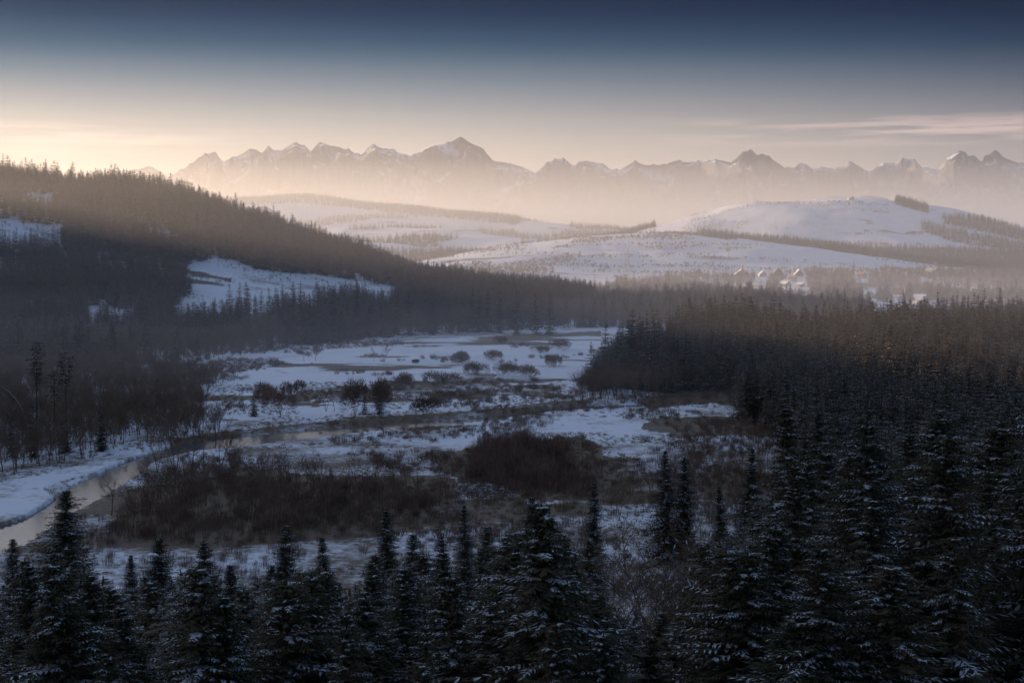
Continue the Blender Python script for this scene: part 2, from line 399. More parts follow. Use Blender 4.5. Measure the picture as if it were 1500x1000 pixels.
# ------------------------------------------------------------------ instanced masses (kind stuff)
def mass(name, label, cat, pts, keys, scl=(1, 1), seed=0, sxy=(.85, 1.2), sink=0.0, group=None):
    """pts: Nx3 array; one object of kind stuff"""
    if len(pts) == 0: return None
    r = np.random.default_rng(seed + 5)
    me = bpy.data.meshes.new(name); me.vertices.add(len(pts)); p = np.array(pts, np.float32); p[:, 2] -= sink; me.vertices.foreach_set('co', p.ravel())
    n = len(pts); s = r.uniform(scl[0], scl[1], n) if np.isscalar(scl[0]) else scl[0]
    a = me.attributes.new('scl', 'FLOAT_VECTOR', 'POINT'); w = s * r.uniform(sxy[0], sxy[1], n); a.data.foreach_set('vector', np.stack([w, w, s], 1).astype(np.float32).ravel())
    a = me.attributes.new('rot', 'FLOAT_VECTOR', 'POINT'); a.data.foreach_set('vector', np.stack([r.normal(0, .025, n), r.normal(0, .025, n), r.uniform(0, 6.28, n)], 1).astype(np.float32).ravel())
    a = me.attributes.new('var', 'INT', 'POINT'); a.data.foreach_set('value', r.integers(0, len(keys), n).astype(np.int32))
    o = link(name, me, kind='stuff', label=label, category=cat)
    ng = bpy.data.node_groups.new(name, 'GeometryNodeTree')
    ng.interface.new_socket('Geometry', in_out='INPUT', socket_type='NodeSocketGeometry'); ng.interface.new_socket('Geometry', in_out='OUTPUT', socket_type='NodeSocketGeometry')
    gi = ng.nodes.new('NodeGroupInput'); go = ng.nodes.new('NodeGroupOutput'); ip = ng.nodes.new('GeometryNodeInstanceOnPoints')
    jn = ng.nodes.new('GeometryNodeJoinGeometry')
    for k in keys:
        oi = ng.nodes.new('GeometryNodeObjectInfo'); oi.inputs['Object'].default_value = LIB[k]; oi.inputs['As Instance'].default_value = True; oi.transform_space = 'ORIGINAL'
        ng.links.new(oi.outputs['Geometry'], jn.inputs[0])
    def na(nm, ty):
        x = ng.nodes.new('GeometryNodeInputNamedAttribute'); x.data_type = ty; x.inputs['Name'].default_value = nm; return [q for q in x.outputs if q.enabled][0]
    ng.links.new(gi.outputs[0], ip.inputs['Points']); ng.links.new(jn.outputs[0], ip.inputs['Instance']); ip.inputs['Pick Instance'].default_value = True
    ng.links.new(na('var', 'INT'), ip.inputs['Instance Index']); ng.links.new(na('rot', 'FLOAT_VECTOR'), ip.inputs['Rotation']); ng.links.new(na('scl', 'FLOAT_VECTOR'), ip.inputs['Scale'])
    ng.links.new(ip.outputs[0], go.inputs[0])
    md = o.modifiers.new('scatter', 'NODES'); md.node_group = ng
    return o
def scatter(y0, y1, step, seed=0, grow=0.0, pad=.04):
    """jittered points over the camera's wedge between two depths; spacing step (grows with depth when grow > 0)"""
    r = np.random.default_rng(seed); X = []; Y = []; y = y0
    while y < y1:
        s = step * (1 + grow * (y - y0) / (y1 - y0)); hw = y * (.36 + pad); n = max(1, int(2 * hw / s)); xs = -hw + (np.arange(n) + r.uniform(-.1, 1.1, n)) * (2 * hw / n)
        X.append(xs); Y.append(y + r.uniform(0, s, n)); y += s
    x = np.concatenate(X); y = np.concatenate(Y); z = height(x, y); px, py = project(x, y, z); return x, y, z, px, py
def pick(sel, x, y, z): return np.stack([x[sel], y[sel], z[sel]], 1)

# ------------------------------------------------------------------ regions (traced where the ground shows in the photograph)
CLEAR = [[(262, 392), (300, 378), (345, 384), (400, 397), (470, 404), (560, 415), (625, 432), (560, 428), (500, 424), (470, 434), (400, 450), (330, 452), (330, 476), (262, 484), (262, 440), (285, 425), (278, 410)],
         [(-60, 318), (25, 322), (95, 333), (95, 342), (30, 345), (-60, 345)],
         [(120, 452), (200, 452), (205, 475), (120, 475)]]
RFOREST = [(838, 590), (880, 560), (905, 530), (1000, 508), (1200, 495), (1350, 484), (1500, 476), (1640, 470), (1640, 1050), (1190, 1050), (1180, 800), (1165, 690), (1150, 645), (1090, 620), (1080, 585), (1100, 572), (1000, 575), (900, 584)]
OPEN = [(265, 600), (300, 575), (330, 552), (420, 535), (480, 512), (600, 505), (760, 494), (880, 488), (880, 510), (850, 545), (830, 590), (700, 600), (560, 612), (420, 620), (340, 618), (280, 612)]
def in_clear(px, py):
    r = np.zeros(np.shape(px), bool); px, py = px + 26 * (vnoise(px / 17, py / 9, 3) - .5), py + 9 * (vnoise(px / 23, py / 9, 4) - .5)
    for c in CLEAR: r |= inside(c, px, py)
    return r

# ------------------------------------------------------------------ ground and hills
def build_terrain():
    th_f = np.radians(np.arange(-24, 24.001, .055)); th = np.concatenate([np.radians(np.arange(-180, -24, 3.0)), th_f, np.radians(np.arange(27, 180.1, 3.0))])
    rs = [1.0]
    while rs[-1] < 30500:
        r = rs[-1]; k = .03 if r < 150 else .0065 if r < 1400 else .008 if r < 8000 else .03; rs.append(r * (1 + k))
    rs = np.array(rs); TH, RR = np.meshgrid(th, rs); x = RR * np.sin(TH); y = RR * np.cos(TH)
    h, hs, px, py, inn, bar = height(x, y, True)
    D = RR
    cov = .68 + .25 * (fbm(x / 90, y / 90, 3, 31) - .5)
    cov = np.where(D < 650, cov - .09 * smooth(650, 330, D), cov)
    cov = np.where(D > 1500, .93, cov)
    hmax = np.maximum.reduce(hs)
    cov = np.where((D > 1900) & (hmax > 3), 1.10 - .55 * smooth(.62, .72, fbm(x / 260 + .8 * fbm(x / 200, y / 200, 2, 2), y / 22, 4, 44)), cov)
    flat = (hmax < 12) & (D > 230) & (D < 1300)
    op = inside(OPEN, px, py) & flat
    cov = np.where(op, 1.0 - .58 * smooth(.49, .66, fbm(x / 75, y / 30, 5, 51)), cov)
    cov = np.where(bar, .66, cov)
    wpx = px + 70 * (fbm(x / 22, y / 22, 4, 191) - .5); wpy = py + 26 * (fbm(x / 26, y / 26, 4, 192) - .5)
    for poly, c in BANDS:
        cov = np.where(inside(poly, wpx, wpy) & flat, c + .3 * (fbm(x / 25, y / 18, 3, 12) - .5), cov)
    ry = np.interp(px, [r[0] for r in RIV], [r[1] for r in RIV]); rw = np.interp(px, [r[0] for r in RIV], [r[2] for r in RIV])
    dn = ry - rw - py
    cov = np.where(flat & (dn > -.5) & (dn < 6) & (px > 250) & (px < 860), .46, cov)
    cov = np.where(inn, .48, cov)
    cov = np.where(in_clear(px, py) & (D > 900) & (D < 2200), 1.10 - .75 * smooth(.50, .62, fbm(x / 70, y / 26, 4, 61)), cov)
    cov = np.where((D < 400) & (slope_h(x, y) > 2.5), .5, cov)
    zone = np.zeros(h.shape, int); base = np.array([6, 9, 14, 20, 14])
    for i in range(5): zone = np.where((hs[i] >= hmax - 1e-9) & (hs[i] > base[i]) & (D > 300), i + 1, zone)
    nr, nt_ = h.shape; idx = np.arange(nr * nt_).reshape(nr, nt_)
    q = np.stack([idx[:-1, :-1], idx[1:, :-1], idx[1:, 1:], idx[:-1, 1:]], -1)
    q = q[..., [0, 3, 2, 1]]
    close = np.stack([idx[:-1, -1], idx[:-1, 0], idx[1:, 0], idx[1:, -1]], -1) if False else None
    zf = zone[:-1, :-1].ravel(); q = q.reshape(-1, 4)
    V = np.stack([x.ravel(), y.ravel(), h.ravel()], 1); cv = cov.ravel()
    names = [('valley_ground', 'flat snowy valley floor and near slope'), ('forested_hill', 'long forested hill falling from the left edge'), ('middle_hill', 'smooth white field hill beyond the valley'),
             ('summit_hill', 'rounded white hill with the building on its summit'), ('far_ridge_hill', 'pale hazy ridge with wooded crest'), ('lower_far_hill', 'low hazy fields before the wooded ridge')]
    for i, (nm, lb) in enumerate(names):
        qq = q[zf == i]; used = np.unique(qq); mp = np.zeros(len(V), np.int64); mp[used] = np.arange(len(used))
        me = mesh_np(nm, V[used], mp[qq], [M_GROUND], smooth_=True)
        a = me.attributes.new('cover', 'FLOAT', 'POINT'); a.data.foreach_set('value', cv[used].astype(np.float32))
        link(nm, me, kind='structure', label=lb)
# dry grass and reed strips of the valley floor: polygon, snow cover
BANDS = [([(500, 640), (560, 628), (680, 618), (800, 606), (830, 612), (700, 624), (600, 640), (520, 648)], .62),
         ([(930, 592), (980, 580), (1080, 572), (1085, 590), (1000, 596), (940, 602)], .30),
         ([(690, 655), (860, 640), (900, 690), (860, 730), (700, 730), (640, 690)], .25),
         ([(150, 790), (200, 720), (340, 690), (500, 700), (660, 705), (680, 760), (560, 790), (350, 795)], .25),
         ([(820, 700), (1000, 690), (1150, 700), (1150, 730), (1000, 735), (880, 740)], .45),
         ([(560, 560), (680, 552), (830, 565), (820, 590), (640, 592), (560, 585)], .52),
         ([(430, 575), (560, 570), (560, 590), (430, 592)], .5),
         ([(960, 610), (1100, 612), (1150, 640), (1000, 640), (950, 625)], .42),
         ([(740, 742), (860, 735), (860, 800), (740, 800)], .5),
         ([(640, 735), (760, 730), (800, 760), (700, 800), (600, 780)], .5)]
build_terrain()

# river
def build_river():
    pts = []
    for a, b_, w in RIV:
        pts.append((at_plane(a, b_ - w - 3, -.45), at_plane(a, b_ + w + 3, -.45)))
    V = []; Fc = []
    for (p, q) in pts:
        for t in np.linspace(0, 1, 6): V.append((p[0] + (q[0] - p[0]) * t, p[1] + (q[1] - p[1]) * t, -.45))
    for i in range(len(pts) - 1):
        for j in range(5): k = i * 6 + j; Fc.append((k, k + 1, k + 7, k + 6))
    link('river_water', mesh_np('river_water', V, Fc, [M_WATER]), kind='structure', label='narrow open river winding in from the lower left')
build_river()

# ------------------------------------------------------------------ mountains
SKY = [(-200, 262), (-60, 262), (60, 264), (100, 258), (130, 264), (160, 260), (205, 249), (228, 245), (250, 258), (275, 244), (300, 228), (315, 222), (330, 236), (352, 228), (368, 217), (378, 219), (386, 224), (395, 215),
       (412, 223), (425, 215), (437, 209), (448, 214), (457, 222), (466, 212), (470, 208), (480, 211), (500, 218), (512, 220), (530, 227), (545, 213), (549, 212), (562, 218), (580, 220), (602, 231), (625, 218), (640, 215), (655, 210),
       (668, 204), (675, 201), (682, 206), (692, 212), (706, 218), (722, 235), (745, 240), (770, 247), (784, 252), (800, 240), (812, 233), (822, 232), (830, 234), (842, 246), (848, 238), (857, 234), (870, 237), (880, 240), (890, 247), (905, 249),
       (920, 240), (930, 236), (945, 241), (958, 241), (975, 243), (985, 237), (1000, 237), (1027, 235), (1057, 235), (1070, 240), (1080, 228), (1090, 223), (1097, 221), (1107, 227), (1115, 224), (1133, 235), (1147, 247), (1162, 247), (1170, 240),
       (1180, 242), (1190, 248), (1207, 244), (1220, 249), (1240, 237), (1252, 244), (1267, 252), (1277, 247), (1290, 239), (1303, 240), (1310, 236), (1325, 231), (1337, 236), (1347, 247), (1367, 247), (1377, 240), (1393, 225), (1403, 221),
       (1415, 228), (1422, 226), (1435, 238), (1440, 227), (1453, 222), (1467, 230), (1487, 239), (1520, 246), (1560, 236), (1620, 248), (1700, 240)]
def build_mountains():
    DM = 24000.0
    px = np.arange(-260, 1760, 1.2); sk = np.interp(px, [a for a, _ in SKY], [b for _, b in SKY]); sk = sk + (ridged(px / 13, px * 0, 4, 3) - .45) * -5.0
    az = (px - 750) / F; ztop = HC + (363 - sk) / F * DM * 1.0
    v = np.concatenate([np.linspace(-1.0, 0, 12)[:-1], np.linspace(0, 1, 190)])   # <0 behind the crest, 1 at the foot near us
    A, V_ = np.meshgrid(az, v); ZT = np.meshgrid(ztop, v)[0]
    Y = DM - V_ * 7000; X = A * DM + (V_ * 0)
    X = A * Y + V_ * (fbm(A * 40, V_ * 3, 3, 9) - .5) * 500
    vv = np.clip(V_, 0, 1)
    # crest line followed down the flank: it wanders sideways and blurs out
    azw = A + vv * (fbm(A * 14, vv * 4, 3, 19) - .5) * .10
    kern = np.ones(61) / 61; zs = np.convolve(np.pad(ztop, 30, mode='edge'), kern, 'valid')
    ZW = np.interp(azw, az, ztop); ZS = np.interp(azw, az, zs); m_ = np.clip(vv * 3.2, 0, 1); ZW = ZW * (1 - m_) + ZS * m_
    r = ridged(X / 1500 + .6 * fbm(X / 2500, Y / 2500, 2, 5), Y / 2100, 6, 71); r2 = ridged(X / 420, Y / 620, 4, 77)
    z = ZW * (1 - vv ** .72) * (1 + np.minimum(vv * 9, 1) * ((r - .42) * 1.25 + (r2 - .4) * .42)) + np.minimum(vv * 9, 1) * 60 * (r2 - .4)
    cap = (HC + (ZT - HC) * Y / DM) - 18 * np.minimum(vv * 20, 6); z = np.where(V_ > 0, np.minimum(z, cap), z)
    z = np.where(V_ < 0, ZT * (1 + V_ * .9), np.where(V_ == 0, ZT, z)); z = np.where(vv > .8, z * (1 - (vv - .8) / .2) - 60 * (vv - .8) / .2, z)
    n0, n1 = z.shape; idx = np.arange(n0 * n1).reshape(n0, n1)
    q = np.stack([idx[:-1, :-1], idx[:-1, 1:], idx[1:, 1:], idx[1:, :-1]], -1).reshape(-1, 4)
    link('mountains', mesh_np('mountains', np.stack([X.ravel(), Y.ravel(), z.ravel()], 1), q, [M_MOUNT], smooth_=False), kind='structure', label='jagged snowy mountain range along the horizon')
build_mountains()

# ------------------------------------------------------------------ individual spruces
ORD = ['first', 'second', 'third', 'fourth', 'fifth', 'sixth', 'seventh', 'eighth', 'ninth', 'tenth']
def place_tree(name, meshes, loc, h, wid, rz, label, cat, group=None, nominal=24.0, tilt=0.0):
    t = empty(name, loc, rz, label=label, category=cat)
    if group: t['group'] = group
    s = h / nominal; t.scale = (s * wid, s * wid, s); t.rotation_euler[0] = tilt + math.sin(loc[0] * 7.3) * .028; t.rotation_euler[1] = math.sin(loc[1] * 5.1) * .028
    link('trunk', meshes[0], t); link('crown', meshes[1], t)
    return t
HERO = [  # tip px, tip py, height, width factor, label
 (14, 788, 17, .75, 'slim dark spruce at the left edge, its tip against the bright river bend'),
 (88, 716, 25, 1.25, 'tall broad spruce rising before the river bend, highest of the lower left'),
 (190, 812, 17, .8, 'small open spruce against the white clearing, just right of the broad river bend spruce'),
 (228, 788, 19, .85, 'narrow spruce with snowy ground on both sides of its tip, lower left'),
 (302, 790, 20, 1.1, 'bushy spruce with a blunt double top, lower left front row'),
 (340, 832, 17, 1.0, 'round shouldered spruce leaning on the blunt double topped one'),
 (415, 768, 21, 1.05, 'snow flecked spruce with sharp tip before the wide willow thicket'),
 (476, 786, 19, .8, 'thin tipped spruce with snow to its left, in the lower left front row'),
 (567, 742, 23, .95, 'tall spiry spruce with thick snowy boughs, lower centre'),
 (601, 782, 19, .75, 'plain dark spruce tucked close right of the tall spiry one'),
 (645, 784, 20, .8, 'slender dark spruce standing between two broader ones, lower centre'),
 (684, 738, 22, .8, 'brownish spruce behind the snow flecked one, before the small log heap bank'),
 (706, 770, 21, 1.0, 'snow flecked pointed spruce left of the pair of tallest centre spruces'),
 (778, 726, 24, 1.0, 'left one of the twin tops of the big centre spruce clump'),
 (806, 732, 25, 1.35, 'broad snow loaded spruce, the largest crown of the lower centre clump'),
 (858, 790, 20, .9, 'shorter spruce on the right shoulder of the big centre clump'),
 (869, 704, 21, .8, 'slim spruce with its tip against the snow patch, left of the bare tree'),
 (978, 658, 24, .9, 'tall dark spruce just behind the bare tree'),
 (1004, 668, 22, .8, 'dark spruce touching the tall one behind the bare tree'),
 (1097, 656, 22, .9, 'single rounded spruce with snow patches on both sides of it'),
 (1058, 712, 20, .8, 'slender spruce with light snow, right of the leaning bare branches'),
 (1030, 792, 18, 1.0, 'snowy pointed spruce at the foot of the leaning bare branches'),
 (1106, 742, 19, 1.1, 'wide low spruce below the single rounded one'),
 (1166, 596, 26, 1.0, 'tallest spruce at the left edge of the right hand slope forest'),
 (1200, 604, 26, 1.05, 'second tall spruce at the forest edge, close beside the tallest'),
 (1262, 632, 25, 1.0, 'tall snow flecked spruce third inward from the slope forest edge'),
 (640, 905, 12, 1.0, 'small snow covered young spruce low in the centre foreground'),
 (733, 952, 9, .9, 'tiny pale snow tipped spruce at the bottom edge, centre'),
 (392, 905, 13, 1.0, 'brown green lower spruce at the bottom, under the sharp tipped one'),
 (1205, 800, 20, 1.0, 'snow heavy spruce low on the right slope with dark gaps beside it'),
 (1300, 830, 20, 1.1, 'frosted brownish spruce crown in the middle of the lower right'),
 (1395, 780, 20, .9, 'slim light tipped spruce in the lower right among darker ones'),
 (1160, 900, 16, 1.2, 'white topped low spruce at the bottom edge, right of centre'),
 (1440, 690, 23, 1.0, 'spiry spruce standing out near the right edge'),
]
def skyline(px):
    return np.interp(px, [-80, 0, 60, 110, 160, 210, 300, 400, 470, 520, 565, 640, 700, 770, 830, 890, 930, 1000, 1050, 1110, 1160, 1230, 1340, 1500, 1600],
                     [860, 840, 780, 775, 850, 835, 825, 815, 825, 860, 800, 820, 785, 770, 785, 880, 900, 890, 790, 735, 640, 630, 585, 560, 550])
hero_pos = []
for k, (px, py, h, wf, lb) in enumerate(HERO):
    best = None
    for D in np.arange(66, 420, 1.0):
        x, y, z = at_dist(px, py, D); g = float(height(np.array([x]), np.array([y]))[0]); e = abs((z - g) - h)
        if best is None or e < best[0] - 1e-6: best = (e, x, y, z, g)
    e, x, y, z, g = best; hh = z - g + .3
    hero_pos.append((x, y))
    tip, _ = 0, 0
    place_tree('spruce_tree', HD[k % 6], (x, y, g - .3), hh, 1.22 * (wf * 24 / max(hh, 8) * .9 if hh < 21 else wf), random.uniform(0, 6.28), lb, 'spruce tree', 'spruces of the near slope')

# candidates for the near forest
x, y, z, px, py = scatter(68, 560, 5.6, 41, grow=.0)
h = rng.uniform(16, 27, len(x)); tx, ty = project(x, y, z + h)
hx = np.array(hero_pos); dmin = np.min(np.hypot(x[:, None] - hx[None, :, 0], y[:, None] - hx[None, :, 1]), 1)
slope_ok = (z > 3.0) & (y < 330)
# trees too tall for the slope's canopy line are younger trees
lim = skyline(px) + rng.uniform(0, 60, len(x)); tilt_ = 0
hmaxv = (HC - (lim - 363) / F * y) - z
h2 = np.where(slope_ok & (hmaxv < h), hmaxv, h)
keep = slope_ok & (h2 > 6.5) & (dmin > 3.2)
right = inside(RFOREST, px, py) & ~slope_ok
lim2 = HC - (skyline(px) + 0 - 363) / F * y - z
keep |= right
far_near = ~keep & False
tx, ty = project(x, y, z + h2)
keep &= (ty < 1010) & (tx > -60) & (tx < 1560)
cx, cy, cz, ch = x[keep], y[keep], z[keep], h2[keep]
ctx, cty = project(cx, cy, cz + ch)
size = ch / cy * F
# judge how much of each tree shows: trees whose tips are well hidden by nearer crowns are poor candidates
order = np.argsort(cy); vis = np.ones(len(cx))
for i in range(len(cx)):
    near = (cy < cy[i] - 3) & (np.abs(ctx - ctx[i]) < 1.6 / cy * F) & (cty < cty[i] + 4)
    if near.any(): vis[i] = .15
    else:
        near = (cy < cy[i] - 3) & (np.abs(ctx - ctx[i]) < 2.2 / cy * F) & (cty < cty[i] + 60)
        if near.any(): vis[i] = .6
score = size * vis
rank = np.argsort(-score)
NIND = 178
ind = np.zeros(len(cx), bool); ind[rank[:NIND]] = True
for i in rank[:NIND]:
    D = cy[i]; tset = HD if D < 230 else MD
    if ctx[i] < 520: lb, gp = 'snow flecked spruce in the crowded lower left foreground, between the sharper tips', 'spruces crowding the lower left'
    elif ctx[i] < 960: lb, gp = 'snow laden spruce filling the bottom centre under the taller tips', 'spruces filling the bottom centre'
    elif cz[i] > 2.5 and cty[i] > 800: lb, gp = 'dark spruce with bluish snow, deep in the lower right slope forest', 'spruces deep in the lower right'
    elif cz[i] > 2.5: lb, gp = 'dark snow specked spruce on the upper part of the right slope forest', 'spruces on the right slope'
    else: lb, gp = 'hazy snow specked spruce on the flat ground behind the right slope', 'spruces on the flat right of the valley'
    hh = float(ch[i]); place_tree('spruce_tree', random.choice(tset), (cx[i], cy[i], cz[i] - .3), hh + .3, min(1.7, random.uniform(1.0, 1.4) * (24 / max(hh, 12)) ** .6), random.uniform(0, 6.28), lb, 'spruce tree', gp)
rest = (~ind) & (vis > .1) | ((~ind) & (cy > 250))
P = np.stack([cx[rest], cy[rest], cz[rest]], 1)
KM = ['mid%d' % i for i in range(5)]; KF = ['far%d' % i for i in range(3)]; KB = ['bare%d' % i for i in range(4)]; KW = ['willow%d' % i for i in range(4)]

x, y, z, px, py = scatter(560, 1500, 6.6, 43)
selr = inside(RFOREST, px, py)
gap = fbm(x / 45, y / 45, 3, 91); gh = fbm(x / 40, y / 40, 3, 92)
spr = selr & (gap < .64) & (gh > .24)
P = np.concatenate([P, pick(spr, x, y, z)]); S = np.concatenate([ch[rest] / 24, (.36 + 1.08 * gh + rng.uniform(-.16, .24, len(gh)))[spr]])
mass('right_spruce_forest', 'dense dark spruce forest stretching across the right of the valley', 'forest', P, KM, (S, 0), 1, sxy=(.95, 1.3))
al = selr & (gap >= .60)
x2, y2, z2, px2, py2 = scatter(470, 1250, 6.5, 44)
al2 = inside([(1020, 560), (1080, 530), (1200, 520), (1500, 512), (1600, 512), (1600, 545), (1300, 548), (1120, 560)], px2, py2) | inside([(838, 592), (868, 560), (890, 548), (935, 560), (1000, 574), (930, 590)], px2, py2)
mass('right_bare_woodland', 'reddish brown bare trees in strips through the right forest', 'woodland', np.concatenate([pick(al, x, y, z), pick(al2, x2, y2, z2)]), KB, (.7, 1.15), 2)

# ------------------------------------------------------------------ left hill forest and valley woods
x, y, z, px, py = scatter(1030, 2300, 5.8, 51)
hs = hills(x, y); onleft = (hs[0] > 5) & (hs[0] >= np.maximum.reduce(hs) - 1e-6)
cl = in_clear(px, py) | in_clear(px, py - 9) | in_clear(px, py - 17) | in_clear(px, py - 25) & (rng.random(len(x)) < .8)
sel = onleft & ~cl & (py < 500)
hn = fbm(x / 55, y / 55, 3, 221); sel &= (hn > .27) & (rng.random(len(x)) < .93); hs_ = (.42 + .95 * hn + rng.uniform(-.16, .22, len(x)))[sel]
mass('left_hill_forest', 'snow dusted spruce forest covering the long hill at left', 'forest', pick(sel, x, y, z), KM * 3 + KB[:3], (hs_, 0), 3, sxy=(.9, 1.25))
clb = in_clear(px, py) & (fbm(x / 38, y / 16, 3, 211) > .58) & (y < 2000)
mass('hillside_scrub', 'bare bushes and hedges on the snowy clearings of the left hill', 'scrub', pick(clb, x, y, z), ['bare0', 'bare1', 'willow1'], (.22, .5), 23)
x, y, z, px, py = scatter(780, 1950, 6.2, 53)
VW = [(-60, 545), (120, 542), (250, 532), (330, 526), (400, 512), (470, 504), (600, 493), (760, 484), (870, 480), (1000, 478), (1150, 474), (1270, 464), (1285, 456), (1230, 449), (1130, 446), (1060, 438), (960, 440), (860, 440), (700, 440), (620, 458), (530, 470), (480, 482), (330, 486), (250, 488), (-60, 478)]
vw = inside(VW, px, py)
n_ = fbm(x / 60, y / 60, 2, 77)
dec = (px > 560) | (n_ > .58) | (py > 505)
mass('valley_spruce_belt', 'belt of dark spruces along the far side of the snowy valley meadow', 'forest', pick(vw & ((n_ < .60) & (((px < 640) & (py < 506)) | (rng.random(len(x)) < .30))), x, y, z), KM, (.55, 1.1), 4, sxy=(.9, 1.3))
mass('valley_bare_woodland', 'grey brown bare woodland behind the valley meadow, fading into mist', 'woodland', pick(vw & dec, x, y, z), KB, (.7, 1.15), 5)
# tall spruces standing out of the hill's crest and of the right forest's far edge
def emergents(pts, lo, hi, lb, gp, y0, y1):
    for i, (px_, py_) in enumerate(pts):
        D = np.arange(y0, y1, 10.); xx = (px_ - 750) / F * D; zz = height(xx, D); q = project(xx, D, zz)[1]; k = int(np.argmin(np.abs(q - py_))) if py_ else int(np.argmin(q))
        hh = random.uniform(lo, hi); place_tree('spruce_tree', MD[i % 5], (xx[k], D[k], zz[k] - .3), hh, random.uniform(.8, 1.15), random.uniform(0, 6.28), lb, 'spruce tree', gp)
re_ = random.Random(31); cp_ = []
for a, n in ((8, 3), (22, 1), (38, 3), (48, 2), (66, 3), (84, 3), (102, 1), (112, 2), (160, 3), (172, 2), (188, 3), (204, 2), (232, 3), (256, 2), (284, 3), (300, 2), (326, 3), (350, 1), (370, 3), (402, 2), (430, 1), (455, 3), (470, 1), (500, 2)):
    for k in range(n): cp_.append((a + re_.uniform(-5, 5) + k * 4, None))
emergents(cp_, 23, 35, 'tall spruce breaking the crest line of the forested hill at left', 'spruces on the crest of the left hill', 1250, 1900)
emergents([(885, 552), (905, 548), (925, 540), (950, 528), (1010, 506), (1062, 503), (1100, 500), (1130, 498), (1175, 496), (1210, 495), (1238, 492), (1262, 492), (1300, 488), (1322, 487), (1355, 484), (1372, 483), (1402, 481), (1433, 479), (1440, 479), (1465, 478), (1490, 477)], 27, 34,
          'tall dark spruce tip along the far edge of the right forest, before the misty village', 'spruces along the far edge of the right forest', 560, 1400)
# individual spruces that stand clear along the belt
BELT = [(338, 412, 445), (350, 412, 446), (363, 411, 447), (382, 424, 448), (396, 420, 449), (405, 418, 449), (416, 422, 450), (430, 410, 450), (442, 410, 450), (458, 424, 450), (470, 424, 450), (314, 438, 462), (299, 440, 462), (274, 442, 460), (175, 446, 470), (157, 446, 470),
        (488, 410, 455), (522, 408, 455), (582, 412, 458), (600, 418, 458), (692, 404, 455), (702, 412, 455), (716, 420, 455), (732, 418, 456), (757, 412, 458), (786, 418, 458), (805, 417, 458)]
for i, (px_, tp, bs) in enumerate(BELT):
    bx, by, bz = ground_at(px_, bs + (22 if 200 < px_ < 480 else 32), 900); xx, yy, zz = at_dist(px_, tp, by); hh = max(14, min(34, zz - bz))
    n = sum(1 for q in BELT if q[0] < px_)
    if px_ < 330: lb = 'misty spruce standing against the small snow clearing below the left hill'
    elif px_ < 480: lb = 'tall spruce silhouetted on the snowy hillside clearing above the valley belt'
    elif px_ < 620: lb = 'tall spruce poking above the valley belt at the foot of the hill'
    else: lb = 'dark spruce tip above the grey woodland where the left hill ends'
    place_tree('spruce_tree', MD[i % 5], (bx, by, bz - .3), hh, 1.15 * 24 / hh, i * 1.3, lb, 'spruce tree', lb.replace('spruce', 'spruces', 1).split(' ', 1)[1][:60])

# ------------------------------------------------------------------ far woods
x, y, z, px, py = scatter(2700, 5600, 8.5, 61, grow=.4)
WB = [(1025, 343), (1070, 352), (1200, 366), (1350, 378), (1600, 388), (1600, 400), (1400, 396), (1250, 392), (1150, 383), (1080, 372), (1040, 356)]
hs = hills(x, y); onmid = hs[1] >= np.maximum.reduce(hs) - 1e-6
WBB = [(1020, 340), (1090, 348), (1250, 362), (1600, 372), (1600, 404), (1300, 398), (1160, 386), (1090, 374), (1030, 362)]
sel = inside(WBB, px, py) & ~onmid & (y > 3500)
sel |= inside([(1020, 346), (1070, 350), (1600, 395), (1600, 401), (1200, 390), (1090, 372)], px, py) & (y > 3350)
mass('hill_foot_forest', 'long hazy wood along the foot of the rounded white hill', 'forest', pick(sel, x, y, z), KF, (.75, 1.15), 6, sxy=(1, 1.5))
sel = inside([(1380, 318), (1440, 322), (1500, 340), (1600, 352), (1600, 362), (1500, 352), (1430, 338), (1385, 328)], px, py) | inside([(1350, 325), (1430, 345), (1560, 368), (1560, 378), (1400, 356), (1350, 338)], px, py) & (rng.random(len(x)) < .6) | inside([(1312, 293), (1360, 304), (1360, 312), (1312, 300)], px, py)
sel &= hs[2] > 30
mass('summit_hill_wood', 'small dark woods on the right shoulder of the rounded white hill', 'wood', pick(sel, x, y, z), KF, (.8, 1.2), 7, sxy=(1, 1.5))
hedge = (hs[2] > 20) & (y > 4200) & (fbm(x / 230, y / 50, 3, 101) > .61) & (px < 1300) & (px > 1010)
hedge |= inside([(1000, 330), (1050, 322), (1100, 325), (1080, 338), (1000, 345)], px, py) & (y > 4300) & (rng.random(len(x)) < .8)
hedge |= inside([(1130, 325), (1190, 322), (1210, 332), (1130, 340)], px, py) & (y > 4300) & (rng.random(len(x)) < .35)
mass('summit_hill_hedges', 'frosted bushes and hedges dotted over the rounded white hill', 'hedges', pick(hedge, x, y, z), ['frost0', 'frost1', 'frost2'], (.35, .7), 8)
hl = onmid & (y > 2500) & (inside([(690, 392), (760, 386), (850, 372), (850, 382), (800, 396), (690, 418)], px, py) | inside([(860, 350), (1000, 341), (1040, 346), (1000, 350), (930, 350), (800, 368)], px, py) | inside([(610, 402), (700, 384), (720, 388), (680, 405), (610, 418)], px, py) | (fbm(x / 170, y / 34, 3, 111) > .655))
mass('middle_hill_hedges', 'bare hedges and bushes across the middle white hill', 'hedges', pick(hl, x, y, z), ['frost0', 'frost1', 'bare0'], (.4, .8), 9)
x, y, z, px, py = scatter(3600, 8200, 13, 63, grow=.5)
hs = hills(x, y); f1 = fbm(x / 900, y / 330, 4, 121)
ridge_top = (hs[3] > 60) & (np.interp(px, [a for a in (150, 300, 440, 560, 680, 780, 860, 930)], [300, 296, 290, 303, 315, 325, 335, 347]) > py - 7) & (y > 5500) & (px < 760)
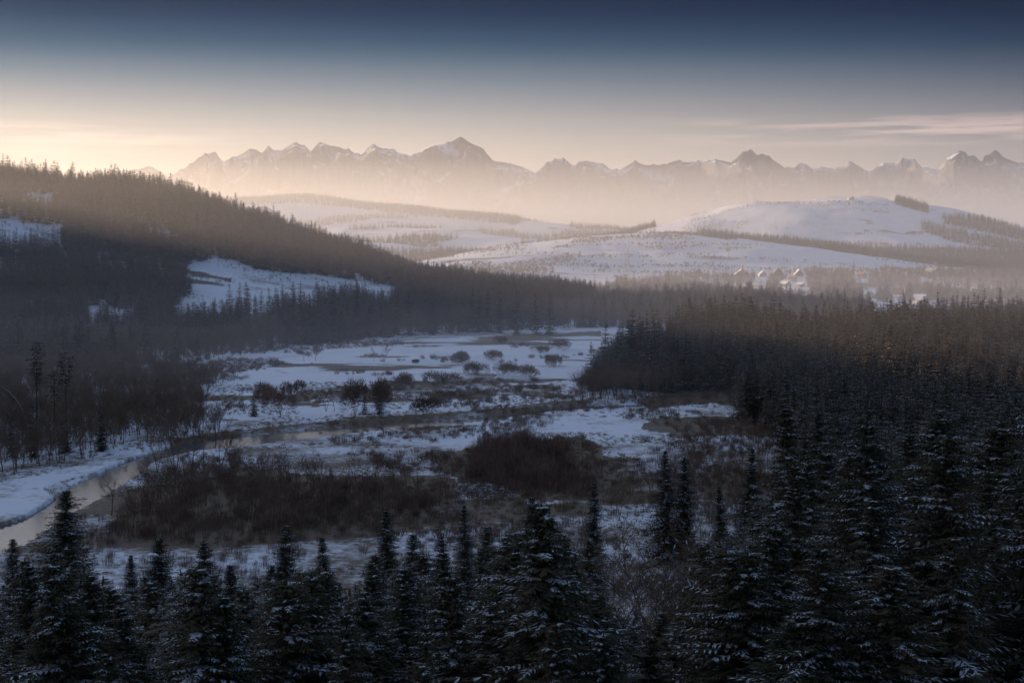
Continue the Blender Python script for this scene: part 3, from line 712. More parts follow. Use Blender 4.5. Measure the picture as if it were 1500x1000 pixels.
sel = (px < 960) & (py < 412) & (ridge_top | (f1 > .52)) & (np.maximum(hs[3], hs[4]) > 8)
mass('far_ridge_woods', 'pale woods strung over the misty far fields at centre left', 'woods', pick(sel, x, y, z), KF, (.8, 1.2), 10, sxy=(1.1, 1.8))
x, y, z, px, py = scatter(1650, 3100, 10, 67)
vt = (px > 690) & (py > 398) & (py < 446) & (fbm(x / 120, y / 260, 3, 131) > .47) & (z < 60)
vt |= inside([(1225, 437), (1600, 436), (1600, 462), (1225, 462)], px, py) & (rng.random(len(x)) < .33)
vt |= inside([(1060, 420), (1240, 420), (1240, 446), (1060, 446)], px, py) & (rng.random(len(x)) < .4)
vt |= inside([(760, 430), (1000, 424), (1230, 436), (1240, 450), (1100, 450), (800, 446)], px, py) & (rng.random(len(x)) < .7)
for q in [(1112, 418), (1150, 415), (1163, 410), (1157, 428), (1178, 428), (1315, 429), (1274, 433), (1263, 406), (1117, 405), (1348, 440), (1170, 405), (1173, 420)]:
    vt &= ~((np.abs(px - q[0]) < 11) & (py > q[1] - 3) & (py < q[1] + 17))
mass('village_trees', 'frosty bare trees and gardens around the misty village', 'trees', pick(vt, x, y, z), KB + ['frost0', 'frost1', 'frost2', 'far0'], (.6, 1.15), 11)

# ------------------------------------------------------------------ riverside trees, thickets and grass
x, y, z, px, py = scatter(330, 1040, 4.3, 71)
A1 = [(-60, 520), (120, 530), (240, 545), (330, 560), (290, 585), (300, 620), (345, 640), (330, 650), (240, 652), (200, 650), (120, 672), (0, 700), (-60, 715)]
A2 = [(210, 665), (250, 655), (340, 652), (360, 675), (300, 690), (220, 690)]
dens = rng.random(len(x))
selA = inside(A1, px, py) & (dens < np.where(py > 600, .85, .6)) & (z > -.3)
mass('riverside_woodland', 'brown bare alder woodland on the left bank of the river, in haze', 'woodland', pick(selA, x, y, z), KB, (.55, 1.0), 12)
T = [[(228, 718), (330, 694), (420, 706), (520, 704), (600, 718), (662, 724), (668, 748), (600, 762), (440, 785), (300, 792), (170, 796), (128, 792), (150, 774), (196, 742)],
     [(688, 662), (760, 650), (822, 662), (830, 700), (862, 700), (862, 722), (740, 722), (690, 712)]]
x, y, z, px, py = scatter(290, 620, 2.7, 73)
tk = fbm(x / 16, y / 16, 3, 141)
wx = px + 30 * (fbm(x / 9, y / 9, 3, 5) - .5); wy = py + 22 * (fbm(x / 9, y / 9, 3, 6) - .5)
def edge(poly, n=6):
    c = 0
    for k in range(n):
        a_ = 6.283 * k / n; c = c + inside(poly, wx + 16 * math.cos(a_), wy + 9 * math.sin(a_))
    return c / n
e1 = edge(T[0]); e2 = edge(T[1]); thk = fbm(x / 12, y / 12, 3, 231); thin = rng.random(len(x)) < .58
s1 = (rng.random(len(x)) < .05 + .50 * e1 ** 1.5) & (e1 > 0) & (tk > .33) & (z > -.3); s2 = (rng.random(len(x)) < .06 + .62 * e2 ** 1.5) & (e2 > 0) & (z > -.3)
mass('wide_willow_thicket', 'wide dark thicket of bare willow scrub inside the river bend', 'thicket', pick(s1, x, y, z), KW + ['bare0'], ((.30 + .95 * thk * (.5 + .5 * e1) + rng.uniform(-.1, .2, len(x)))[s1], 0), 13)
mass('red_willow_thicket', 'dense reddish brown willow thicket in the middle of the valley', 'thicket', pick(s2, x, y, z), KW, ((.40 + 1.5 * thk * (.35 + .65 * e2) + rng.uniform(-.1, .3, len(x)))[s2], 0), 14)
x, y, z, px, py = scatter(300, 1100, 4.2, 75)
nn = fbm(x / 30, y / 30, 4, 151)
low = (px > 240) & (px < 1160) & (py > 500) & (z < 4) & (z > -.3) & ~s_in if False else (px > 240) & (px < 1160) & (py > 500) & (z < 4) & (z > -.3) & (
    inside(OPEN, px, py) & (nn > .66) | ~inside(OPEN, px, py) & (nn > .49)) & ~inside(RFOREST, px, py)
bandsel = np.zeros(len(x), bool)
for poly, c in BANDS: bandsel |= inside(poly, px, py) & (rng.random(len(x)) < (.9 - c))
s3 = low | (bandsel & (z > -.3))
mass('low_willow_scrub', 'low scattered willow scrub and brush over the snowy valley floor', 'scrub', pick(s3, x, y, z), ['willow0', 'willow1'], (.25, .75), 15, sxy=(1.1, 2.2))
x, y, z, px, py = scatter(250, 760, 2.4, 77)
nn = fbm(x / 22, y / 22, 4, 161); sg = (px > -20) & (px < 1170) & (py > 560) & (z < 6) & (z > -.35) & (nn > .48) & (rng.random(len(x)) < .7) & ~inside(BAR, x, y)
mass('dry_grass', 'dry tan grass standing through the snow of the valley floor', 'grass', pick(sg, x, y, z), ['tuft0', 'tuft1', 'tuft2'], (.5, 1.1), 16)
x, y, z, px, py = scatter(150, 330, 3.6, 79); sg = (z < 12) & (z > -.3) & (px < 1150) & (py > 760) & (rng.random(len(x)) < .8) & (fbm(x / 20, y / 20, 3, 9) > .42)
mass('slope_foot_brush', 'dark brush at the foot of the near slope behind the spruces', 'brush', pick(sg, x, y, z), ['willow0', 'tuft0', 'willow1'], (.35, .75), 17)

# round bushes standing alone on the meadow (base px, base py, width px, height px)
def bush(seed, W, H):
    rn = random.Random(seed); st = MB(); tw = MB(); up = Vector((0, 0, 1))
    for i in range(9):
        a = rn.uniform(0, 6.28); st.tube(Vector((0, 0, -.3)), Vector((math.cos(a) * W * .22, math.sin(a) * W * .22, H * .5)), .07, .03, 4)
    nl = 5; lobes = [(rn.uniform(-.30, .30) * W, rn.uniform(-.3, .3) * W, rn.uniform(.35, .62) * H) for _ in range(nl)]
    for i in range(1500):
        l = rn.choice(lobes); d = Vector((rn.gauss(0, 1), rn.gauss(0, 1), rn.gauss(0, .8) + .3)).normalized(); rr = rn.random() ** .4
        p = Vector((l[0] + d.x * W * .24 * rr, l[1] + d.y * W * .24 * rr, max(.05, l[2] + d.z * H * .36 * rr)))
        g_ = (d + up * .9 + Vector((rn.uniform(-.4, .4), rn.uniform(-.4, .4), 0))).normalized(); tw.kite(p, g_, g_.cross(Vector((rn.uniform(-1, 1), rn.uniform(-1, 1), .1))).normalized(), H * rn.uniform(.12, .26), .085, 0)
    return st.mesh('bush_stems', [M_BARK]), tw.mesh('bush_twigs', [M_WILLOW])
BUSH = [(678, 534, 28, 17, 'round dark bush left of the pair on the snowy meadow'), (722, 530, 36, 15, 'low domed bush right of the round dark one on the meadow'),
        (700, 552, 40, 20, 'left part of the long dark hedge on the meadow'), (735, 553, 46, 19, 'middle part of the long dark hedge on the meadow'), (778, 555, 46, 17, 'right end of the long dark hedge on the meadow'),
        (592, 572, 36, 20, 'bush between the bare tree clump and the broad low bush'), (648, 568, 52, 22, 'broad low bush in the middle of the snowy meadow'),
        (811, 540, 22, 18, 'small round bush alone right of the long hedge'), (790, 520, 28, 12, 'small bush left of the wide far bush'), (826, 516, 44, 16, 'wide bush at the far right end of the meadow'), (732, 505, 24, 9, 'small flat bush at the far edge of the meadow'),
        (622, 612, 40, 26, 'brown bush on the near bank beside the river'), (410, 615, 46, 42, 'reddish brown bush left of the bare tree pair on the river bank'), (385, 600, 40, 34, 'rusty bush at the left of the river bank row'), (610, 512 + 22, 14, 6, 'tiny bush on the white meadow'),
        (520, 612, 34, 48, 'tall reddish shrub in the clump by the river'), (555, 612, 34, 50, 'right hand tall shrub of the clump by the river'), (430, 585, 30, 22, 'pinkish brown shrub behind the river bank row')]
for i, (px_, py_, w_, h_, lb) in enumerate(BUSH):
    bx, by = at_plane(px_, py_, .3); bz = float(height(np.array([bx]), np.array([by]))[0]); k = by / F
    st, tw = bush(600 + i, w_ * k * 1.15, h_ * k * 1.1); t = empty('bush', (bx, by, bz - .1), 0, label=lb, category='bush', group='bushes on the valley meadow'); link('stems', st, t); link('twigs', tw, t)

# bare trees of their own
BT = [pair_mesh(bare_tree(700 + i, H=14, depth=4, kids=2, twig=.055, spread=.5 + .1 * i, stems=1 + (i % 3)), 'bare_tree', [M_TWIG, M_SNOW]) for i in range(4)]
BTN = [pair_mesh(bare_tree(720 + i, H=18, depth=5, kids=2, twig=.034, spread=.62, stems=2, snow=.12), 'bare_tree', [M_TWIG, M_SNOW]) for i in range(2)]
BARE = [(548, 532, 504, 'slender bare tree alone on the white meadow, left of its twin'), (563, 532, 503, 'slender bare tree alone on the white meadow, right of its twin'), (478, 606, 562, 'fan shaped bare tree on the river bank, left of the tall shrubs'), (490, 606, 556, 'taller fan shaped bare tree on the river bank beside the smaller one'),
        (303, 598, 548, 'forked bare tree at the edge of the riverside wood'), (446, 532, 508, 'bare tree standing at the right end of the misty meadow hedge'), (462, 531, 505, 'rightmost bare tree of the misty meadow hedge'), (398, 600, 566, 'spreading bare tree in the rusty bushes'), (357, 606, 575, 'small bare tree left of the rusty bushes'),
        (230, 690, 600, 'tall thin bare alder at the left of the river bank group'), (256, 692, 580, 'tallest alder of the river bank group'), (280, 690, 590, 'middle alder of the river bank group'), (300, 688, 585, 'dense topped alder of the river bank group'), (322, 686, 600, 'alder right of centre in the river bank group'), (340, 684, 610, 'shorter alder at the right end of the river bank group'), (270, 696, 610, 'front alder of the river bank group'),
        (240, 560, 505, 'hazy bare tree in the brown wood at left'), (200, 600, 535, 'pale bare tree in the brown wood at left, above the river'), (140, 640, 560, 'bare tree near the dark pines at far left'), (282, 560, 500, 'pale bare tree above the white meadow at the wood edge'), (270, 562, 506, 'brown bare tree just left of the pale one at the wood edge')]
for i, (px_, bs, tp, lb) in enumerate(BARE):
    bx, by = at_plane(px_, bs, .2); bz = float(height(np.array([bx]), np.array([by]))[0]); hh = (bs - tp) * by / F
    place_tree('bare_tree', BT[i % 4], (bx, by, max(bz, .0)), hh * 1.0, .9, i * 2.1, lb, 'bare tree', 'bare trees of the valley floor', nominal=15.0)
for i, (px_, tp, D, hh, lb) in enumerate([(925, 700, 165, 17, 'large many branched bare tree between the slim spruce and the dark pair'), (985, 765, 135, 17, 'bare tree with long pale leaning branches, lower centre right')]):
    x_, y_, z_ = at_dist(px_, tp, D); g_ = float(height(np.array([x_]), np.array([y_]))[0])
    place_tree('bare_tree', BTN[i], (x_, y_, g_ - .2), z_ - g_, 1.25, 1.1 + i, lb, 'bare tree', nominal=19.0, tilt=0)
nb = 0
x, y, z, px, py = scatter(105, 330, 6.5, 83)
ty_ = project(x, y, z + 14)[1]
for i in np.nonzero((((px > 880) & (px < 1045)) | ((px > 600) & (px < 700) & (y > 150))) & (ty_ > 690) & (ty_ < 930) & (rng.random(len(x)) < .42))[0][:34]:
    place_tree('bare_tree', BTN[nb % 2], (x[i], y[i], z[i] - .2), random.uniform(9, 15), 1.1, nb * 1.37, 'brown leafless tree filling the gaps between the foreground spruces' if px[i] > 800 else 'brown leafless tree low behind the centre foreground spruces', 'bare tree', 'leafless trees among the right foreground spruces' if px[i] > 800 else 'leafless trees behind the centre spruces', nominal=19.0); nb += 1
al3 = inside([(1000, 622), (1100, 600), (1150, 640), (1175, 720), (1100, 760), (1000, 745), (940, 760), (900, 720)], px, py)
x3, y3, z3, px3, py3 = scatter(300, 640, 4.6, 84); al3 = inside([(1020, 640), (1100, 605), (1150, 640), (1175, 720), (1100, 760), (1000, 755), (880, 770), (900, 730), (1000, 700)], px3, py3) & (fbm(x3 / 18, y3 / 18, 3, 85) > .42) & (z3 > -.3)
mass('brown_alder_scrub', 'brown bare alder scrub between the meadow and the right forest', 'scrub', pick(al3, x3, y3, z3), KB + ['willow2', 'willow3'], (.28, .7), 24)
# pines on the left
PN = pair_mesh(spruce(800, 22, 5, 3, snow=.1, Rm=2.1, start=.50, big=1.5, irregular=.6, pine=True), 'pine', SPM)
for i, (px_, bs, tp, lb) in enumerate([(54, 640, 498, 'tall pine with a bare stem at far left, its crown over the mist'), (98, 640, 512, 'shorter pine just right of the tall far left one'), (79, 650, 540, 'lowest pine between the two taller pines at far left')]):
    bx, by = at_plane(px_, bs, .3); place_tree('pine_tree', PN, (bx, by, .1), (bs - tp) * by / F, 1.0, i * 2.2, lb, 'pine tree', 'pines in the riverside wood')
for i, (px_, bs, tp, lb) in enumerate([(50, 668, 585, 'snowy spruce under the tall pine at far left'), (148, 660, 590, 'snow flecked spruce in the brown wood at left'), (96, 662, 608, 'small snowy spruce beside the leaning birch'), (18, 668, 590, 'dark spruce at the left edge under the leaning birch'), (372, 613, 575, 'small spruce by the rusty bushes'), (535, 610, 575, 'small spruce in the shrub clump by the river'), (557, 610, 560, 'taller spruce at the right of the shrub clump by the river')]):
    bx, by = at_plane(px_, bs, .3); hh = (bs - tp) * by / F; place_tree('spruce_tree', MD[i % 5], (bx, by, .0), hh, 24 / hh * .62 if hh < 18 else 1.0, i, lb, 'spruce tree')
# leaning birch
bx, by = at_plane(42, 640, .2); mb = MB(); mt = MB(); p = Vector((0, 0, 0)); kx = by / F
pts = [(0, 0), (-3, 22), (-8, 42), (-18, 58), (-30, 70), (-44, 80)]
for (a, b_), (c, d_) in zip(pts[:-1], pts[1:]): mb.tube(Vector((a * kx, 0, b_ * kx)), Vector((c * kx, 0, d_ * kx)), .17 - b_ * .0016, .17 - d_ * .0016, 5)
rn = random.Random(5)
for i in range(260):
    t = rn.uniform(.35, 1); k = int(t * 4.99); a = pts[k]; c = pts[k + 1]; u = t * 5 - k; q = Vector(((a[0] + (c[0] - a[0]) * u) * kx, 0, (a[1] + (c[1] - a[1]) * u) * kx)); d = Vector((rn.uniform(-1, .4), rn.uniform(-.8, .8), rn.uniform(-.9, .6))).normalized()
    mt.kite(q, d, d.cross(Vector((0, 1, .2))).normalized(), rn.uniform(.8, 2.2), .02, 0)
t = empty('birch_tree', (bx, by, 0), 0, label='pale birch stem bent far over to the left at the left edge', category='birch tree'); link('trunk', mb.mesh('birch_trunk', [plain('birch_bark', (.5, .47, .43))]), t); link('crown', mt.mesh('birch_crown', [M_TWIG]), t)
# the snow covered heap of driftwood and earth by the side channel
def heap():
    x0, y0 = at_plane(712, 722, .2); mbh = MB(); rn = random.Random(9)
    for i in range(420):
        u = rn.uniform(-1, 1); v = rn.uniform(-1, 1)
        if u * u + v * v > 1: continue
        p = Vector((u * 8.5 + v * 2.5, v * 13 - u * 9, 0)); hgt = 2.0 * (1 - u * u - v * v); a = rn.uniform(0, 6.28); d = Vector((math.cos(a), math.sin(a), rn.uniform(-.15, .3))).normalized(); l = rn.uniform(.8, 3.2)
        mbh.tube(p + Vector((0, 0, hgt * rn.random())) - d * l * .5, p + Vector((0, 0, hgt * rn.uniform(.6, 1))) + d * l * .5, rn.uniform(.05, .14), .05, 4, 1 if rn.random() < .42 else 0)
    o = link('driftwood_heap', mbh.mesh('driftwood_heap', [M_WOOD, M_SNOW]), label='snow dusted heap of driftwood beside the small side channel, lower centre', category='driftwood heap', kind='stuff'); o.location = (x0, y0, .2)
heap()

# ------------------------------------------------------------------ buildings
def house(px_, py_, w, d, hw, rz, wallm, roofm, label, D=None, steep=.8, cat='house', chim=True):
    x_, y_, z_ = ground_at(px_, py_, 1400) if D is None else (lambda q: (q[0], q[1], float(height(np.array([q[0]]), np.array([q[1]]))[0])))(at_dist(px_, py_, D))
    t = empty('house', (x_, y_, z_ - .3), rz, label=label, category=cat, group='houses of the misty village')
    rh = w * .5 * steep
    a = MB(); a.box(-w / 2, w / 2, -d / 2, d / 2, -1, hw)
    for s in (-1, 1):
        yv = s * d / 2; i = len(a.v); a.v += [Vector((-w / 2, yv, hw)), Vector((w / 2, yv, hw)), Vector((.01, yv, hw + rh)), Vector((-.01, yv, hw + rh))]; a.f.append((i, i + 1, i + 2, i + 3)); a.m.append(0)
    link('wall', a.mesh('house_wall', [wallm]), t)
    r = MB(); e = .7; th = .28
    for s in (-1, 1):
        A = Vector((s * (w / 2 + e), -d / 2 - e, hw - e * steep + .1)); B = Vector((s * (w / 2 + e), d / 2 + e, hw - e * steep + .1)); C_ = Vector((0, d / 2 + e, hw + rh + .1)); D_ = Vector((0, -d / 2 - e, hw + rh + .1)); u = Vector((0, 0, th))
        r.quad(A, B, C_, D_); r.quad(A + u, D_ + u, C_ + u, B + u); r.quad(A, D_, D_ + u, A + u); r.quad(B, B + u, C_ + u, C_); r.quad(A, A + u, B + u, B)
    rf = link('roof', r.mesh('house_roof', [roofm]), t)
    if chim:
        c = MB(); c.box(w * .12, w * .12 + .9, -.5, .5, hw + rh * .5, hw + rh + 1.3); link('chimney', c.mesh('chimney', [M_BRICK]), rf)
    for yy in (-d / 2 - .03, d / 2 + .03):
        for xx in (-w * .22, w * .22):
            q = MB(); q.box(xx - .6, xx + .6, yy - .02, yy + .02, 1.1, 2.5); link('window', q.mesh('window', [M_DARK]), t)
    q = MB(); q.box(-.5, .5, -d / 2 - .06, -d / 2 - .01, -.6, 2.0); link('door', q.mesh('door', [M_WOOD]), t)
    return t
HS = [(1112, 421, 10, 14, 4.5, 1.2, M_WALLW, M_ROOFS, 'small snowy roofed house at the left end of the village cluster'),
      (1150, 419, 11, 17, 4.5, .5, M_WALLB, M_ROOFS, 'long low house with a pale sloping roof in the upper village cluster'),
      (1161, 412, 10, 12, 5, 1.0, M_WALLW, M_ROOFR, 'reddish roofed house at the top of the village cluster'),
      (1155, 431, 10, 13, 4.5, .9, M_WALLW, M_ROOFS, 'white roofed house in the front of the village cluster'),
      (1178, 430, 11, 13, 5, 1.1, M_WALLW, M_ROOFS, 'bright house with dark window at the right end of the village cluster'),
      (1173, 420, 9, 12, 4, .7, M_WALLB, M_ROOFS, 'brown walled house in the middle of the village cluster'),
      (1166, 436, 9, 11, 4, .3, M_WALLB, M_TIN, 'small grey roofed house lowest in the village cluster'),
      (1128, 437, 10, 12, 4, .8, M_WALLB, M_ROOFS, 'shaded house with a rounded snowy roof just above the forest tips'),
      (1213, 428, 10, 12, 4.5, 1.3, M_WALLW, M_TIN, 'lone pale house right of the village cluster, before the tall bare trees'),
      (1117, 405, 14, 9, 5, .2, M_WALLW, M_ROOFS, 'pale barn above the left end of the village cluster'),
      (1139, 404, 20, 9, 5, .1, M_WALLB, M_TIN, 'wide faint barn between the pale barn and the steep gabled house'),
      (1086, 405, 26, 10, 4, .1, M_WALLB, M_ROOFS, 'very wide low building faint in the mist at the village left'),
      (1170, 404, 16, 14, 4, .05, M_WALLB, M_ROOFS, 'steep gabled dark outlined house above the village cluster'),
      (1263, 407, 14, 12, 5, .6, M_WALLW, M_ROOFR, 'pale reddish house above the bare tree clump right of centre village'),
      (1315, 431, 12, 15, 4.5, 1.25, M_WALLB, M_ROOFR, 'lone house with a brightly lit pink roof, right of the village'),
      (1348, 444, 16, 14, 4.5, .9, M_WALLW, M_ROOFS, 'snowy roofed house half hidden behind the forest tips at right'),
      (1274, 437, 10, 11, 4.5, .2, M_WALLW, M_TIN, 'faint pale house in mist left of the lit pink roof'),
      (1459, 437, 10, 11, 5, 1.2, M_WALLW, M_ROOFS, 'small house right of the smoke plume'),
      (1246, 293, 22, 16, 9, 1.0, M_WALLW, M_ROOFS, 'pale building alone on the summit of the rounded white hill')]
for q in HS: house(*q, steep=1.1 if 'steep' in q[8] else .8)
# church with its spire
x_, y_, z_ = ground_at(1365, 404, 1400); t = empty('church', (x_, y_, z_ - .3), .5, label='small church with a thin pale spire on the hill edge at right', category='church')
a = MB(); a.box(-7, 7, -13, 13, -1, 8); link('wall', a.mesh('church_wall', [M_WALLW]), t)
r = MB()
for s in (-1, 1): A = Vector((s * 8, -14, 7.6)); B = Vector((s * 8, 14, 7.6)); C_ = Vector((0, 14, 17)); D_ = Vector((0, -14, 17)); r.quad(A, B, C_, D_)
r.quad(Vector((-7, -13, 8)), Vector((7, -13, 8)), Vector((.02, -13, 16.8)), Vector((-.02, -13, 16.8))); r.quad(Vector((-7, 13, 8)), Vector((7, 13, 8)), Vector((.02, 13, 16.8)), Vector((-.02, 13, 16.8)))
link('roof', r.mesh('church_roof', [M_TIN]), t)
a = MB(); a.box(6.5, 11.5, -2.5, 2.5, -1, 17); link('tower', a.mesh('church_tower', [M_WALLW]), t)
a = MB(); a.tube(Vector((9, 0, 17)), Vector((9, 0, 19)), 3.6, 2.2, 8); a.tube(Vector((9, 0, 19)), Vector((9, 0, 30)), 1.6, .1, 8); link('spire', a.mesh('church_spire', [M_TIN]), t)

# ------------------------------------------------------------------ power line
def pylon(px_, base, top, label, arms=3):
    x_, y_, z_ = ground_at(px_, base, 1800); H = (base - top) * y_ / F; t = empty('pylon', (x_, y_, z_ - .3), .25, label=label, category='pylon', group='pylons on the middle white hill')
    b_ = MB(); w0 = H * .10; w1 = H * .015; n = 7
    for sx in (-1, 1):
        for sy in (-1, 1): b_.tube(Vector((sx * w0, sy * w0, 0)), Vector((sx * w1, sy * w1, H)), .28, .16, 4)
    for i in range(n):
        z0 = H * i / n; z1 = H * (i + 1) / n; a0 = w0 + (w1 - w0) * i / n; a1 = w0 + (w1 - w0) * (i + 1) / n
        for (ux, uy) in ((1, 0), (0, 1)):
            for s in (-1, 1):
                f = lambda q, w, z: Vector((q * w, s * w, z)) if ux else Vector((s * w, q * w, z))
                b_.tube(f(-1, a0, z0), f(1, a1, z1), .13, .13, 3); b_.tube(f(1, a0, z0), f(-1, a1, z1), .13, .13, 3)
    link('tower_frame', b_.mesh('pylon_frame', [M_STEEL]), t)
    for k in range(arms):
        z = H * (.70 + .11 * k); l = H * (.16 - .02 * k); c = MB(); c.tube(Vector((-l, 0, z)), Vector((l, 0, z)), .2, .2, 4); c.tube(Vector((-l, 0, z)), Vector((0, 0, z + H * .05)), .12, .12, 3); c.tube(Vector((l, 0, z)), Vector((0, 0, z + H * .05)), .12, .12, 3); link('crossarm', c.mesh('crossarm', [M_STEEL]), t)
pylon(919, 390, 363, 'dark lattice pylon with crossarms standing on the middle white hill')
pylon(1087, 408, 384, 'faint lattice pylon in front of the long wood, above the village', 1)
x_, y_, z_ = ground_at(889, 397, 1800); H = 13 * y_ / F; t = empty('utility_pole', (x_, y_, z_ - .3), .2, label='two legged wooden power pole left below the dark lattice pylon', category='power pole')
for s in (-1, 1): b_ = MB(); b_.tube(Vector((s * H * .2, 0, 0)), Vector((0, 0, H)), .30, .22, 5); link('leg', b_.mesh('pole_leg', [M_WOOD]), t)
b_ = MB(); b_.tube(Vector((-3, 0, H * .9)), Vector((3, 0, H * .9)), .2, .2, 4); link('crossarm', b_.mesh('pole_arm', [M_WOOD]), t)
x_, y_, z_ = ground_at(769, 408, 1800); H = 14 * y_ / F; t = empty('utility_pole', (x_, y_, z_ - .3), .2, label='single thin pole in the white field left of the two legged one', category='power pole')
b_ = MB(); b_.tube(Vector((0, 0, 0)), Vector((0, 0, H)), .28, .2, 5); link('post', b_.mesh('pole_post', [M_WOOD]), t); b_ = MB(); b_.tube(Vector((-1.6, 0, H * .93)), Vector((1.6, 0, H * .93)), .16, .16, 4); link('crossarm', b_.mesh('pole_arm2', [M_WOOD]), t)
# single trees on the middle hill and in the village
FT = [pair_mesh(bare_tree(740 + i, H=14, depth=3, kids=3, twig=.12, spread=.8, stems=2), 'frosted_tree', [M_FROST, M_SNOW]) for i in range(3)]
for i, (px_, bs, tp, lb) in enumerate([(1068, 373, 358, 'single round frosted tree on the crest of the middle white hill'), (815, 386, 370, 'round grey tree in the centre of the hillside hedge'), (826, 385, 369, 'round tree touching the grey one in the hillside hedge'), (796, 388, 376, 'small tree left of the pair in the hillside hedge'), (884, 376, 367, 'wide low bush shaped tree left of the pylon'),
        (911, 424, 392, 'pale frosted tree below the two legged pole'), (963, 420, 396, 'wide crowned frosted tree in the village tree row'), (1003, 418, 394, 'many stemmed frosted tree, second of the village tree row'), (1054, 424, 402, 'rounded misty tree left of the village houses'), (1222, 426, 401, 'tall bare tree left of the pair behind the lone pale house'), (1232, 426, 400, 'tall bare tree right of the pair behind the lone pale house'), (1265, 428, 408, 'broad dark bare tree right of the village cluster')]):
    bx, by, bz = ground_at(px_, bs, 1500); place_tree('frosted_tree', FT[i % 3], (bx, by, bz - .2), (bs - tp) * by / F, 1.2, i * 1.7, lb, 'tree', 'lone trees around the village', nominal=15.0)

# ------------------------------------------------------------------ air
def vol_mat(name, col, dens, g, noise=None):
    m = bpy.data.materials.new(name); m.use_nodes = True; nt = m.node_tree; nt.nodes.remove(nt.nodes['Principled BSDF'])
    pv = nt.nodes.new('ShaderNodeVolumePrincipled'); pv.inputs['Color'].default_value = (*col, 1); pv.inputs['Density'].default_value = dens; pv.inputs['Anisotropy'].default_value = g
    L(nt, pv.outputs[0], nt.nodes['Material Output'].inputs['Volume']); return m
def air(name, x0, x1, y0, y1, z0, z1, m, lb):
    b_ = MB(); b_.box(x0, x1, y0, y1, z0, z1); return link(name, b_.mesh(name, [m]), kind='stuff', label=lb)
air('haze', -31500, 31500, -31500, 32000, -62, 2250, vol_mat('haze_air', (.90, .93, 1.0), 0.25e-5, .6), 'thin haze in the air of the whole view')
air('valley_mist', -16000, 16000, 2450, 16500, -30, 420, vol_mat('mist_air', (.98, .95, .92), 6e-5, .58), 'warm mist lying over the far fields before the mountains')
air('valley_mist', -16100, 16100, 5500, 16600, -32, 410, vol_mat('mist_air', (1.0, .985, .95), 2.4e-4, .62), 'denser warm mist behind the white hills at the foot of the mountains')
for (x0, x1, y0, y1, zt, dn) in ((-2600, 3000, 600, 2430, 22, 3.0e-4), (-2650, 3050, 520, 2436, 38, 1.6e-4), (-2700, 3100, 480, 2442, 130, 1.3e-4), (-2750, 3150, 960, 2446, 225, 1.2e-4)):
    air('ground_mist', x0, x1, y0, y1, -20 - zt * .01, zt, vol_mat('low_mist_air', (.94, .94, .97), dn, .6), 'low mist lying in the valley, thickest near the ground')
air('mountain_haze', -16200, 16200, 9000, 23000, -34, 1300, vol_mat('mountain_air', (.92, .95, 1.0), 1.4e-5, .55), 'thin pale haze before the mountain range')
def plume(px_, base, pts, lb, D0=1500, dens=.012):
    x_, y_, z_ = ground_at(px_, base, D0); k = y_ / F; import bmesh
    bm = bmesh.new(); rn = random.Random(len(pts))
    for (dx, dz, r) in pts:
        ret = bmesh.ops.create_icosphere(bm, subdivisions=3, radius=1.0)
        c = Vector((dx * k, rn.uniform(-4, 4), dz * k))
        for v in ret['verts']:
            n = v.co.normalized(); w = 1 + .25 * math.sin(n.x * 5 + dx) * math.sin(n.z * 6 + dz) + .15 * math.sin(n.y * 11 + dz) ; v.co = c + n * r * k * w
    me = bpy.data.meshes.new('smoke_plume'); bm.to_mesh(me); bm.free(); me.materials.append(vol_mat('smoke', (1, .96, .92), dens, .3))
    o = link('smoke_plume', me, kind='stuff', label=lb); o.location = (x_, y_, z_)
plume(1409, 440, [(0, 8, 2.2), (2, 12, 3.2), (6, 17, 4.5), (12, 21, 5.2), (19, 24, 5), (27, 26, 4.5), (36, 28, 4)], 'warm lit chimney smoke drifting right above the forest tips')
plume(1261, 298, [(0, 6, 2.5), (3, 11, 3.4), (7, 17, 4.2), (6, 23, 3.4)], 'thin smoke rising behind the rounded hill summit', 1500, .004)

# ------------------------------------------------------------------ sun and sky
SUN_AZ = R(64)     # to the left of the view direction
SUN_EL = R(7.5)
sun_d = bpy.data.lights.new('sun', 'SUN'); sun_d.energy = 5.0; sun_d.angle = R(.6); sun_d.color = (1.0, .70, .43)
sun = bpy.data.objects.new('sun', sun_d); COL.objects.link(sun)
sdir = Vector((-math.sin(SUN_AZ) * math.cos(SUN_EL), math.cos(SUN_AZ) * math.cos(SUN_EL), math.sin(SUN_EL)))
sun.rotation_euler = sdir.to_track_quat('Z', 'Y').to_euler(); sun.location = (-300, 0, 400)
w = bpy.data.worlds.new("World"); sc.world = w; w.use_nodes = True; nt = w.node_tree
bg = nt.nodes['Background']
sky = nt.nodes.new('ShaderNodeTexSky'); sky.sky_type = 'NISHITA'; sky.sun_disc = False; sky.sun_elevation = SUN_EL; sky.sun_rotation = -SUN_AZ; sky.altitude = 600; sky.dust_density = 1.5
tc = nt.nodes.new('ShaderNodeTexCoord'); D_ = tc.outputs['Generated']
sx = nt.nodes.new('ShaderNodeSeparateXYZ'); L(nt, D_, sx.inputs[0])
el = mth(nt, 'MULTIPLY', sx.outputs['Z'], 4.0, True)     # 0..~.25 -> 0..1
